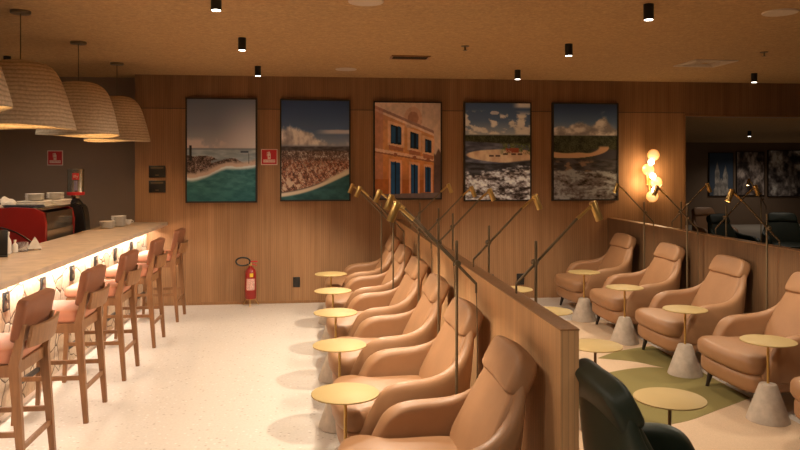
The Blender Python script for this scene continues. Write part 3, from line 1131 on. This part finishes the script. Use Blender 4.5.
for x, y, rz, lab, grp, k in lamps:
    rot = Matrix.Rotation(rz, 3, 'Z')
    p = rot @ (lc + lh * .062) + Vector((x, y, 0))
    light_spot('reading_light', p, rot @ lh, P_LAMP * k, (1, .84, .64), 150, .5, .02)
    if lab is None:
        continue
    o = lamp0 if first else copy_tree(lamp0)
    first = False
    o.location = (x, y, 0); o.rotation_euler = (0, 0, rz)
    tag(o, lab, 'floor lamp', grp)

# ================================================================== PICTURES (flat prints)
rng = np.random.default_rng(3)


def fbm(h, w, cells, octaves=5, seed=0, aspect=1.0):
    r = np.random.default_rng(seed)
    out = np.zeros((h, w)); amp = 1; tot = 0
    for o in range(octaves):
        ny, nx_ = max(2, int(cells * aspect)), max(2, int(cells))
        g = r.random((ny + 2, nx_ + 2))
        yy = np.linspace(0, ny, h, endpoint=False); xx = np.linspace(0, nx_, w, endpoint=False)
        yi = yy.astype(int); xi = xx.astype(int)
        fy = (yy - yi)[:, None]; fx = (xx - xi)[None, :]
        fy = fy * fy * (3 - 2 * fy); fx = fx * fx * (3 - 2 * fx)
        a = g[yi][:, xi]; b = g[yi][:, xi + 1]; c_ = g[yi + 1][:, xi]; d_ = g[yi + 1][:, xi + 1]
        out += amp * ((a * (1 - fx) + b * fx) * (1 - fy) + (c_ * (1 - fx) + d_ * fx) * fy)
        tot += amp; amp *= .55; cells *= 2
    return out / tot


PH, PW = 168, 112
YY, XX = np.meshgrid(np.linspace(0, 1, PH), np.linspace(0, 1, PW), indexing='ij')


def mixc(img, mask, col):
    m = np.clip(mask, 0, 1)[..., None]
    c_ = np.array(col, float) if not isinstance(col, np.ndarray) else col
    return img * (1 - m) + c_ * m


def sstep(a, b, x):
    t_ = np.clip((x - a) / (b - a), 0, 1)
    return t_ * t_ * (3 - 2 * t_)


def grad(stops, t_):
    ps = [s[0] for s in stops]
    return np.stack([np.interp(t_, ps, [s[1][k] for s in stops]) for k in range(3)], -1)


def pic_port():
    img = grad([(0, (104, 106, 116)), (.25, (128, 128, 138)), (.48, (188, 172, 162))], YY)
    img = mixc(img, sstep(.35, 1.0, XX) * sstep(-.1, .46, YY) * .8, (250, 226, 212))
    n = fbm(PH, PW, 7, 6, 11)
    img = mixc(img, sstep(.44, .6, n + .12 * (YY - .40) / .08) * sstep(.36, .42, YY) * sstep(.50, .47, YY) * sstep(.75, .35, XX), (222, 192, 172))
    img = mixc(img, sstep(.475, .485, YY), (120, 124, 128))
    img = mixc(img, sstep(.488, .498, YY), grad([(.3, (140, 150, 150)), (.7, (178, 184, 178))], fbm(PH, PW, 6, 3, 1, 6)))
    shore = .775 - .15 * XX + .02 * np.sin(XX * 8 + .5)
    land_top = .525 + .075 * XX + .03 * fbm(PH, PW, 11, 4, 5) + .015 * np.sin(XX * 17)
    land = .6 * fbm(PH, PW, 30, 4, 8) + .4 * rng.random((PH, PW))
    lc_ = grad([(.25, (44, 32, 28)), (.5, (98, 70, 56)), (.7, (176, 140, 118)), (.85, (205, 180, 160))], land)
    img = mixc(img, (YY > land_top).astype(float), lc_)
    img = mixc(img, ((abs(YY - (.60 + .04 * np.sin(XX * 5 + 1))) < .012) & (XX > .35)).astype(float) * .8, (150, 160, 156))
    img = mixc(img, sstep(-.075, -.035, YY - shore + .05 * (n - .5)), (214, 172, 138))
    img = mixc(img, sstep(-.02, .0, YY - shore + .05 * (n - .5)), (226, 218, 200))
    sea = grad([(.3, (34, 92, 88)), (.7, (62, 120, 110))], fbm(PH, PW, 10, 5, 2, 4))
    img = mixc(img, sstep(.0, .04, YY - shore + .02 * (n - .5)), sea)
    img = mixc(img, sstep(.82, 1.0, YY) * .5, (18, 78, 76))
    img = mixc(img, ((abs(XX - .9) < .008) & (YY > .53) & (YY < .63)).astype(float), (60, 50, 48))
    img = mixc(img, ((abs(XX - .84) < .06) & (abs(YY - .515) < .007)).astype(float), (70, 78, 88))
    img = mixc(img, ((abs(XX - .05) < .02) & (YY > .45) & (YY < .6)).astype(float), (50, 46, 46))
    return img


def pic_city():
    img = grad([(0, (46, 66, 104)), (.3, (84, 106, 142)), (.48, (160, 160, 166))], YY)
    n = fbm(PH, PW, 8, 6, 21)
    edge = .23 + .0 * XX
    bump_ = .14 * np.exp(-((XX - .10) / .22) ** 2) + .09 * np.exp(-((XX - .38) / .12) ** 2) - .05
    cl = sstep(-.02, .03, YY - (.36 - bump_) + (n - .5) * .16) * sstep(.47, .43, YY)
    img = mixc(img, cl * (1 - .6 * sstep(.62, .9, XX)), grad([(.35, (160, 142, 136)), (.6, (244, 220, 196))], n + .25 * (.40 - YY)))
    img = mixc(img, sstep(.45, .75, XX) * sstep(.295, .31, YY + .02 * n) * sstep(.345, .32, YY) * .8, (232, 212, 194))
    img = mixc(img, sstep(.45, .47, YY), grad([(.3, (70, 60, 58)), (.7, (110, 98, 92))], fbm(PH, PW, 14, 3, 6, 5)))
    shore = .95 - .20 * XX + .035 * np.sin(XX * 3.4 + .3)
    c1 = fbm(PH, PW, 34, 3, 9); c2 = rng.random((PH, PW))
    mixr = c1 * .6 + c2 * .4
    city = grad([(.25, (66, 40, 28)), (.45, (150, 76, 48)), (.58, (206, 122, 82)), (.72, (236, 196, 160)), (.85, (84, 78, 48))], mixr)
    far = grad([(.3, (88, 62, 50)), (.6, (150, 112, 92)), (.75, (226, 206, 184))], mixr)
    img = mixc(img, sstep(.49, .52, YY), far)
    img = mixc(img, sstep(.56, .64, YY), city)
    streets = (np.abs(((XX * 1.2 + YY * 2.2) * 6) % 1 - .5) < .05) | (np.abs(((XX * 1.6 - YY * 1.2) * 6) % 1 - .5) < .05)
    img = mixc(img, streets * sstep(.56, .6, YY) * .5, (92, 72, 62))
    img = mixc(img, sstep(.62, .75, c1 + .25 * np.exp(-((XX - .12) / .2) ** 2 - ((YY - .83) / .06) ** 2)) * sstep(.6, .7, YY), (222, 176, 132))
    img = mixc(img, sstep(-.045, -.03, YY - shore), (96, 74, 60))
    img = mixc(img, sstep(-.035, -.02, YY - shore), (230, 196, 156))
    img = mixc(img, sstep(-.06, -.03, YY - shore) * sstep(.55, .75, XX), (228, 196, 152))
    img = mixc(img, sstep(.0, .02, YY - shore), grad([(.3, (28, 74, 72)), (.7, (48, 98, 92))], fbm(PH, PW, 8, 4, 4, 3)))
    return img


def pic_house():
    # facade of an ochre townhouse receding to one side, blue shutters
    img = grad([(0, (225, 176, 140)), (1, (236, 186, 146))], YY)
    img = mixc(img, (XX > .72).astype(float) * sstep(.3, .1, YY) * .3, (170, 130, 110))
    roof = .03 + .29 * XX
    body = (YY > roof) & (XX < .90)
    wall = grad([(0, (216, 138, 92)), (.35, (236, 146, 78)), (.62, (238, 138, 62)), (1, (206, 104, 42))], YY)
    img = mixc(img, body.astype(float), wall)
    ped = (np.hypot((XX - .58) / .14, (YY - .17) / .13) < 1) & (YY < .26)
    img = mixc(img, ped.astype(float), (222, 156, 116))
    img = mixc(img, (np.hypot((XX - .58) / .08, (YY - .16) / .07) < 1).astype(float), (186, 116, 82))
    img = mixc(img, (body & (YY < roof + .03)).astype(float), (170, 116, 94))
    img = mixc(img, (body & (abs(YY - roof - .045) < .012)).astype(float), (244, 190, 150))
    img = mixc(img, (body & (XX < .12)).astype(float) * .6, (206, 124, 92))
    band = abs(YY - (.49 + .12 * XX)) < .016
    img = mixc(img, (band & body).astype(float), (250, 186, 136))
    img = mixc(img, ((abs(YY - (.515 + .115 * XX)) < .008) & body).astype(float), (176, 100, 62))

    def quad(x0, x1, ya, yb, s, col):
        nonlocal img
        y0 = ya + s * (XX - x0); y1 = yb + s * .5 * (XX - x0)
        img = mixc(img, ((XX > x0) & (XX < x1) & (YY > y0) & (YY < y1)).astype(float), col)
    for x0, x1, ya, yb in ((.24, .40, .225, .425), (.54, .66, .30, .475), (.76, .86, .375, .515)):
        quad(x0 - .045, x1 + .045, ya - .04, yb + .02, .22, (250, 178, 118))
        quad(x0, x1, ya, yb, .22, (18, 34, 52))
        quad(x0 + .012, (x0 + x1) / 2 - .012, ya + .02, yb - .01, .22, (28, 74, 112))
        quad((x0 + x1) / 2 + .03, x1 - .01, ya + .02, yb - .01, .22, (28, 66, 100))
        quad(x0 - .025, x1 + .025, yb + .012, yb + .065, .2, (196, 106, 66))
        quad(x0 - .03, x1 + .03, yb + .0, yb + .016, .2, (250, 190, 140))
    img = mixc(img, ((YY > .80 + .01 * XX) & (XX < .9)).astype(float) * .8, (206, 98, 30))
    for x0, x1, ya, yb in ((.235, .385, .615, .965), (.545, .655, .645, .955), (.765, .85, .67, .935)):
        quad(x0 - .025, x1 + .025, ya - .03, yb, .1, (246, 164, 104))
        quad(x0, x1, ya, yb, .1, (18, 66, 112))
        quad(x0 + .015, (x0 + x1) / 2 - .012, ya + .03, yb - .02, .1, (26, 84, 134))
        quad((x0 + x1) / 2 - .006, (x0 + x1) / 2 + .006, ya, yb, .1, (8, 28, 50))
        img = mixc(img, (np.hypot((XX - (x0 + x1) / 2) / .03, (YY - ya + .07) / .02) < 1).astype(float), (176, 90, 56))
    img = mixc(img, (XX > .90).astype(float) * sstep(.5, .53, YY + .03 * np.sin(XX * 60)), (112, 76, 62))
    img = mixc(img, (YY > .96 - .02 * XX).astype(float), (124, 98, 86))
    g_ = .5 * fbm(PH, PW, 30, 3, 14) + .5 * fbm(PH, PW, 5, 3, 15)
    return img * (.80 + .36 * g_)[..., None]


def coast(seed, sky_top, bright, second):
    img = grad([(0, sky_top), (.18, (86, 112, 150)), (.33, (176, 178, 180))], YY)
    n = fbm(PH, PW, 7, 6, seed, 2.2)
    if second:
        bmp = .05 + .09 * np.exp(-((XX - .42) / .16) ** 2) + .15 * np.exp(-((XX - .78) / .13) ** 2) + .03 * np.exp(-((XX - .1) / .1) ** 2)
        cm = sstep(-.02, .03, YY - (.31 - bmp) + (n - .5) * .12) * sstep(.34, .32, YY)
        img = mixc(img, cm, grad([(.35, (150, 134, 126)), (.6, (236, 214, 192))], n + .8 * (.25 - YY)))
    else:
        cm = sstep(.50, .60, n + .5 * (YY - .2)) * sstep(.06, .14, YY) * sstep(.335, .31, YY)
        img = mixc(img, cm, grad([(.4, (190, 176, 166)), (.65, (246, 228, 208))], n))
        img = mixc(img, (np.hypot((XX - .45) / .09, (YY - .10) / .025) < 1 - .5 * n).astype(float) * .8, (235, 218, 202))
        img = mixc(img, sstep(.7, .85, XX) * sstep(.06, .03, YY), (226, 206, 190))
    land = .6 * fbm(PH, PW, 24, 4, seed + 1) + .4 * rng.random((PH, PW))
    img = mixc(img, sstep(.325, .335, YY), grad([(.3, (36, 40, 24)), (.7, (88, 86, 54))], land))
    wl = .41 if not second else .40
    water = grad([(.3, (62, 62, 74)), (.7, (120, 118, 130))], fbm(PH, PW, 6, 3, seed + 2, 5))
    if not second:
        img = mixc(img, sstep(wl, wl + .015, YY + .04 * (.6 - XX)), water)
        sand = np.hypot((XX - .75) / .72, (YY - .545 - .02 * (XX - .5)) / .07)
        img = mixc(img, sstep(1.05, .98, sand), grad([(.3, (226, 168, 118)), (.7, (252, 206, 154))], fbm(PH, PW, 12, 3, seed + 9)))
        veg = .7 * fbm(PH, PW, 18, 3, seed + 4) + .3 * rng.random((PH, PW))
        img = mixc(img, (veg > .44) * sstep(.40, .43, YY) * sstep(.53, .50, YY - .015 * np.sin(XX * 14)) * sstep(.5, .62, XX), grad([(.4, (58, 76, 30)), (.7, (140, 140, 84))], veg))
        img = mixc(img, ((abs(YY - .487) < .022) & (abs(XX - .72) < .10)).astype(float) * (veg > .42), (178, 72, 44))
        for x0 in (.40, .50, .62, .74, .84):
            img = mixc(img, ((abs(YY - .545 + .02 * (x0 > .6)) < .009) & (abs(XX - x0) < .035)).astype(float), (96, 62, 44))
        img = mixc(img, sstep(.595, .615, YY - .02 * np.sin(XX * 4)), grad([(.3, (44, 40, 40)), (.7, (84, 78, 78))], fbm(PH, PW, 8, 4, seed + 3, 5)))
        line = .745 - .075 * XX
    else:
        img = mixc(img, sstep(.44, .46, YY - .03 * XX) * sstep(.55, .75, XX + .3 * (YY - .4)), (70, 62, 66))
        arc = np.hypot((XX - .22) / .66, (YY - .455) / .115)
        img = mixc(img, sstep(1.0, .97, arc) * sstep(.70, .78, arc + .22 * (1 - sstep(.35, .6, XX))) * sstep(.43, .46, YY), (224, 160, 106))
        img = mixc(img, sstep(.565, .58, YY), grad([(.3, (52, 44, 42)), (.7, (88, 78, 76))], fbm(PH, PW, 8, 4, seed + 3, 5)))
        sh = fbm(PH, PW, 9, 5, seed + 5, 3)
        img = mixc(img, sstep(.50, .6, sh) * sstep(.57, .62, YY) * sstep(.78, .68, YY) * sstep(.9, .5, XX), (150, 108, 76))
        line = .70 + .03 * XX
    rk = .62 * fbm(PH, PW, 7, 6, seed + 7, 4.5) + .38 * fbm(PH, PW, 26, 4, seed + 8, 2.2)
    rocks = grad([(.30, (40, 30, 26)), (.42, (110, 90, 80)), (.49, (186 * bright, 168 * bright, 156 * bright)), (.60, (250 * bright, 240 * bright, 230 * bright))], rk + .10 * (.85 - YY))
    img = mixc(img, sstep(-.02, .02, YY - line + (rk - .45) * .14), rocks)
    return img


def pic_beach():
    return coast(41, (62, 86, 126), 1.0, False)


def pic_spit():
    return coast(77, (40, 58, 92), .66, True)


# dim pictures in the lounge beyond
def pic_dim(seed, cols):
    n = fbm(PH, PW, 6, 5, seed)
    img = grad([(.3, cols[0]), (.5, cols[1]), (.7, cols[2])], n)
    return img


def canvas(name, w, h, img, parent, y):
    g_ = img.mean(-1, keepdims=True)
    img = (g_ + (img - g_) * .80) * 1.06 + 7
    img = np.clip(img * np.array([.93, 1.0, 1.08]), 0, 255) / 255.0
    lin = np.where(img <= .04045, img / 12.92, ((img + .055) / 1.055) ** 2.4)
    ph, pw = img.shape[:2]
    verts = [(-w / 2 + w * j / (pw - 1), y, h / 2 - h * i / (ph - 1)) for i in range(ph) for j in range(pw)]
    faces = [(i * pw + j, (i + 1) * pw + j, (i + 1) * pw + j + 1, i * pw + j + 1) for i in range(ph - 1) for j in range(pw - 1)]
    me = bpy.data.meshes.new(name)
    me.from_pydata(verts, [], faces)
    at = me.color_attributes.new('Col', 'FLOAT_COLOR', 'POINT')
    rgba = np.ones((ph * pw, 4), np.float32); rgba[:, :3] = lin.reshape(-1, 3)
    at.data.foreach_set('color', rgba.ravel())
    me.materials.append(M['print'])
    o = bpy.data.objects.new(name, me); COL.objects.link(o); o.parent = parent
    return o


def picture(u0, u1, v0, v1, img, lab, Y=BACK, name='framed_picture', grp='framed photographs on the back wall', dim=1.0):
    yf = Y - .045
    x0, _, z1 = at_y(u0, v0, yf); x1, _, z0 = at_y(u1, v1, yf)
    t_ = tag(empty(name, ((x0 + x1) / 2, yf, (z0 + z1) / 2)), lab, 'picture', grp)
    w, h = x1 - x0, z1 - z0
    fw = .018
    mb = MB().box(-w / 2, w / 2, -.004, .044, h / 2 - fw, h / 2).box(-w / 2, w / 2, -.004, .044, -h / 2, -h / 2 + fw)
    mb.box(-w / 2, -w / 2 + fw, -.004, .044, -h / 2 + fw, h / 2 - fw).box(w / 2 - fw, w / 2, -.004, .044, -h / 2 + fw, h / 2 - fw)
    mb.build('frame', M['framedark'], t_, False)
    canvas('print', w - 2 * fw, h - 2 * fw, img * dim, t_, .002)
    MB().box(-w / 2 + fw, w / 2 - fw, .006, .043, -h / 2 + fw, h / 2 - fw).build('backing', M['framedark'], t_, False)
    return t_


picture(185.5, 257, 97.5, 202.5, pic_port(), 'framed photo of a port with grey sky above green sea')
picture(280, 350.5, 99, 201, pic_city(), 'framed photo of a red roofed coastal city under a cloud bank')
picture(373.5, 442, 101, 199.5, pic_house(), 'framed photo of an ochre townhouse with blue doors')
picture(464, 531.5, 101.5, 201, pic_beach(), 'framed photo of a sandy spit with bright white rocks below')
picture(552.5, 618.5, 102.5, 200.5, pic_spit(), 'darker framed photo of a curved sandbar beside the sconce')


# dim pictures in the lounge beyond
def pic_dim(seed, cols):
    n = fbm(PH, PW, 6, 5, seed)
    img = grad([(.3, cols[0]), (.5, cols[1]), (.7, cols[2])], n)
    return img


def pic_tower():
    img = grad([(0, (40, 52, 70)), (1, (60, 62, 66))], YY)
    n = fbm(PH, PW, 12, 4, 5)
    for cx_, wd, top in ((.33, .10, .2), (.68, .11, .28), (.5, .32, .6)):
        body = (abs(XX - cx_) < wd * np.clip((YY - top) / .25, .1, 1)) & (YY > top)
        img = mixc(img, body.astype(float), grad([(.3, (96, 84, 74)), (.7, (140, 122, 106))], n))
    return img


picture(709, 733.5, 152.5, 196, pic_tower(), 'dim framed picture with blue ground and pale spires beyond the opening', 20.0, grp='dim pictures beyond the opening', dim=1.5)
picture(736.5, 764.5, 151.5, 195.5, pic_dim(31, ((40, 30, 26), (84, 66, 56), (150, 125, 108))), 'dim framed picture in brown tones, middle one beyond the opening', 20.0, grp='dim pictures beyond the opening', dim=1.5)
picture(768, 805, 150, 196.5, pic_dim(52, ((40, 32, 30), (104, 88, 78), (180, 160, 142))), 'dim mottled picture cut by the frame edge beyond the opening', 20.0, grp='dim pictures beyond the opening', dim=1.5)

# lounge beyond: chairs, a spotlight, lamps
xs, ys = at_h(749.5, 131, 2.42)
o = copy_tree(spot0); o.location = (xs, ys, 2.42); tag(o, 'black ceiling spotlight seen through the opening in the dim lounge', 'spotlight', 'spotlight beyond the opening')
light_spot('spot_and_fill_light', (xs, ys, 2.28), (0, 0, -1), 30, WARM, 130, .8, .05)
light_spot('spot_and_fill_light', (8.2, 11.4, 2.3), (0, 0, -1), 24, WARM, 130, .8, .05)  # unseen fill without fixture, added to lift the dark lounge
light_spot('spot_and_fill_light', (12.2, 18.6, 2.3), (0, 0, -1), 40, WARM, 150, .8, .05)  # another added fill light, no fixture, deeper in the lounge
for u, y, rz, lab in [(737, 11.3, -1.2, 'dark green lounge chair beyond the opening, below the middle dim picture'), (788, 11.5, -1.9, 'dark green lounge chair beyond the opening, by the frame edge')]:
    o = copy_tree(green0); o.location = (at_y(u, 200, y)[0], y, 0); o.rotation_euler.z = rz
    tag(o, lab, 'lounge chair', 'dark chairs beyond the opening')
o = copy_tree(tan0); o.location = (at_y(716, 200, 13.2)[0], 13.2, 0); o.rotation_euler.z = -1.4
tag(o, 'dim tan lounge chair beyond the opening, below the blue spire picture', 'lounge chair')
for u, y, rz, lab in [(761, 10.5, 0.4, 'small reading lamp lit between the dark chairs beyond the opening')]:
    x = at_y(u, 200, y)[0]
    o = copy_tree(lamp0); o.location = (x, y, 0); o.rotation_euler.z = rz
    tag(o, lab, 'floor lamp')
    rot = Matrix.Rotation(rz, 3, 'Z')
    light_spot('reading_light', rot @ (lc + lh * .062) + Vector((x, y, 0)), rot @ lh, 14, (1, .78, .5), 150, .5, .02)
for u, v, lab in [(752, 236, 'gold topped side table glowing between the dark chairs beyond the opening')]:
    o = copy_tree(tb1); x = at_y(u, 200, 10.2)[0]; o.location = (x, 10.2, 0); tag(o, lab, 'side table')

# ================================================================== SCONCE
scx, _, scz = at_y(652, 176, BACK - .1)
sc = tag(empty('wall_sconce', (scx, BACK, scz)), 'glowing amber globe sconce of four zigzag balls on the timber wall', 'wall lamp')
MB().rod((0, -.03, -.36), (0, -.03, .33), .012).box(-.04, .04, -.03, 0, -.12, .1, .004).build('brass_spine', M['brass'], sc)
for u, v in ((653.2, 155), (648, 169.5), (656, 182.5), (652, 196.5)):
    gx_, _, gz_ = at_y(u, v, BACK - .11)
    MB().sphere((gx_ - scx, -.115, gz_ - scz), .076, 28, 18).build('glass_globe', M['globe'], sc)
for u, v in ((650, 162), (651.5, 176), (653.5, 190)):
    gx_, _, gz_ = at_y(u, v, BACK - .13)
    MB().sphere((gx_ - scx, -.165, gz_ - scz), .040, 18, 12).build('bulb', M['bulb'], sc)
for dx, dz, e in ((-.14, .12, 2.6), (-.15, -.10, 3.4), (.13, .06, 1.6), (.12, -.15, 1.6), (0, 0, 4)):
    d = bpy.data.lights.new('sconce_glow', 'POINT'); d.energy = e; d.color = (1, .64, .30); d.shadow_soft_size = .06
    lo = bpy.data.objects.new('sconce_glow', d); COL.objects.link(lo); lo.location = (scx + dx, BACK - (.13 if dx else .34), scz + dz)

# ================================================================== WALL BITS
def wall_sign(u0, u1, v0, v1, Y, lab, grp):
    x0, _, z1 = at_y(u0, v0, Y); x1, _, z0 = at_y(u1, v1, Y)
    w, h = x1 - x0, z1 - z0
    t_ = tag(empty('fire_extinguisher_sign', ((x0 + x1) / 2, Y, (z0 + z1) / 2)), lab, 'sign', grp)
    MB().box(-w / 2, w / 2, -.006, 0, -h / 2, h / 2).build('border_plate', M['signwhite'], t_, False)
    MB().box(-w * .45, w * .45, -.0075, -.005, -h * .44, h * .45).build('red_field', M['redmatte'], t_, False)
    MB().box(-w * .36, w * .36, -.009, -.007, -h * .34, -h * .16).build('text_band', M['signwhite'], t_, False)
    p = MB().box(-w * .09, w * .09, -.009, -.007, -h * .12, h * .22, .0008)
    p.box(-w * .05, w * .05, -.009, -.007, h * .22, h * .33)
    p.box(-w * .12, -w * .05, -.009, -.007, h * .27, h * .31)
    p.box(-w * .14, -w * .11, -.009, -.007, h * .05, h * .31)
    p.build('extinguisher_pictogram', M['signwhite'], t_, False)
    MB().box(-w * .03, w * .03, -.0098, -.0088, -h * .02, h * .07).build('pictogram_detail', M['redmatte'], t_, False)
    text_mesh('lettering', 'EXTINTOR', h * .145, M['redmatte'], t_, (0, -.0095, -h * .25), (PI / 2, 0, 0))
    return t_


wall_sign(261, 277.5, 149, 165, BACK, 'red and white extinguisher sign between the first two pictures', 'fire extinguisher signs')
wall_sign(47.5, 63, 150.5, 165.5, BACK + .35, 'dim red extinguisher sign on the taupe wall above the coffee machine', 'fire extinguisher signs')


def outlet(name, u0, u1, v0, v1, lab, cat, grp, rows_=2):
    x0, _, z1 = at_y(u0, v0, BACK); x1, _, z0 = at_y(u1, v1, BACK)
    w, h = x1 - x0, z1 - z0
    t_ = tag(empty(name, ((x0 + x1) / 2, BACK, (z0 + z1) / 2)), lab, cat, grp)
    MB().box(-w / 2, w / 2, -.012, 0, -h / 2, h / 2, .003).build('plate', M['blackgloss'], t_)
    for k in range(rows_):
        z = h * (.25 - .5 * k) if rows_ == 2 else 0
        MB().lathe([(w * .26, 0), (w * .28, .002)], 18, mat=Matrix.Translation((0, -.012, z)) @ Matrix.Rotation(PI / 2, 4, 'X')).build('socket_face', M['framedark'], t_)
    return t_


outlet('wall_outlet', 293, 300, 277, 287, 'black wall outlet between the fire extinguisher and the chairs', 'outlet', 'black outlets on the back wall')
outlet('wall_outlet', 484, 493.5, 274.5, 281, 'black wall outlet just above the partition top', 'outlet', 'black outlets on the back wall')
outlet('wall_outlet', 516.5, 524, 273.5, 284.5, 'black wall outlet between two reading lamp poles', 'outlet', 'black outlets on the back wall')
for u0, u1, v0, v1, lab in ((149, 165.5, 165.5, 177.5, 'upper black control panel on the timber wall by the bar end'), (149, 165.5, 180.5, 192.5, 'lower black control panel on the timber wall by the bar end')):
    x0, _, z1 = at_y(u0, v0, BACK); x1, _, z0 = at_y(u1, v1, BACK)
    w, h = x1 - x0, z1 - z0
    t_ = tag(empty('wall_mounted_panel', ((x0 + x1) / 2, BACK, (z0 + z1) / 2)), lab, 'control panel', 'black control panels by the bar end')
    MB().box(-w / 2, w / 2, -.014, 0, -h / 2, h / 2, .003).build('plate', M['blackgloss'], t_)
    MB().box(-w * .38, w * .38, -.0155, -.013, h * .26, h * .34).box(-w * .1, w * .1, -.0155, -.013, -h * .34, -h * .26).build('marking', M['bronze'], t_, False)

# fire extinguisher on its wire stand
ex, _, _ = at_y(250.6, 280, BACK - .12)
fe = tag(empty('fire_extinguisher', (ex, BACK - .12, 0)), 'red fire extinguisher with black hose standing at the back wall', 'fire extinguisher')
MB().lathe([(.04, .085), (.062, .088), (.068, .10), (.068, .40), (.062, .435), (.04, .46), (.022, .475), (.022, .49)], 32).build('cylinder', M['red'], fe)
MB().box(-.016, .016, -.016, .016, .485, .53, .004).build('valve', M['brass'], fe)
MB().box(-.012, .085, -.009, .009, .535, .55, .003, mat=Matrix.Translation((0, 0, 0)) @ Matrix.Rotation(-.0, 4, 'Y')).beam((-.0, 0, .52), (.075, 0, .495), .012, .008, .016, .016).build('lever', M['redmatte'], fe)
ring = [(-.09 + .085 * math.cos(a_) , -.02, .545 + .05 * math.sin(a_)) for a_ in [-.35 + 2 * PI * k / 24 * .95 for k in range(25)]]
MB().tube([(-.01, -.01, .515)] + ring, .010, 8).build('hose', M['blackgloss'], fe)
lab_ = MB(); prev = None
for k in range(9):
    a2 = -PI / 2 + .1 + (k - 4) * .2
    c_ = [lab_.bm.verts.new((.0688 * math.cos(a2), .0688 * math.sin(a2), z)) for z in (.20, .34)]
    if prev: lab_.bm.faces.new((prev[0], c_[0], c_[1], prev[1]))
    prev = c_
lab_.build('paper_label', plain('label_paper', (.62, .36, .30), .6, 0, .5, 90), fe)
lab_ = MB(); prev = None
for k in range(5):
    a2 = -PI / 2 + .25 + (k - 2) * .16
    c_ = [lab_.bm.verts.new((.0689 * math.cos(a2), .0689 * math.sin(a2), z)) for z in (.36, .405)]
    if prev: lab_.bm.faces.new((prev[0], c_[0], c_[1], prev[1]))
    prev = c_
lab_.build('yellow_tag', M['yellow'], fe)
wire = MB()
for k in range(3):
    a2 = -PI / 2 + k * 2 * PI / 3
    wire.rod((.11 * math.cos(a2), .10 * math.sin(a2), .004), (.05 * math.cos(a2), .05 * math.sin(a2), .09), .004, .004, 8)
wire.tube([(.06 * math.cos(2 * PI * k / 20), .06 * math.sin(2 * PI * k / 20), .088) for k in range(20)], .004, 6, True)
wire.build('wire_stand', M['brass'], fe)

# ================================================================== LIGHT, WORLD, CAMERA
w = bpy.data.worlds.new('world'); S.world = w; w.use_nodes = True
bg = w.node_tree.nodes['Background']
bg.inputs[0].default_value = (1.0, .76, .54, 1)
bg.inputs[1].default_value = .075

cam = bpy.data.cameras.new('camera')
cam.sensor_width = 36; cam.lens = F / 800 * 36
cam.shift_y = -(225 - HOR) / 800
cam.clip_start = .05
co = bpy.data.objects.new('camera', cam); COL.objects.link(co)
co.location = (0, 0, CAMH); co.rotation_euler = (PI / 2, 0, -PSI)
S.camera = co
S.view_settings.view_transform = 'Standard'
S.view_settings.exposure = -.18
S.cycles.use_denoising = True
S.cycles.max_bounces = 8
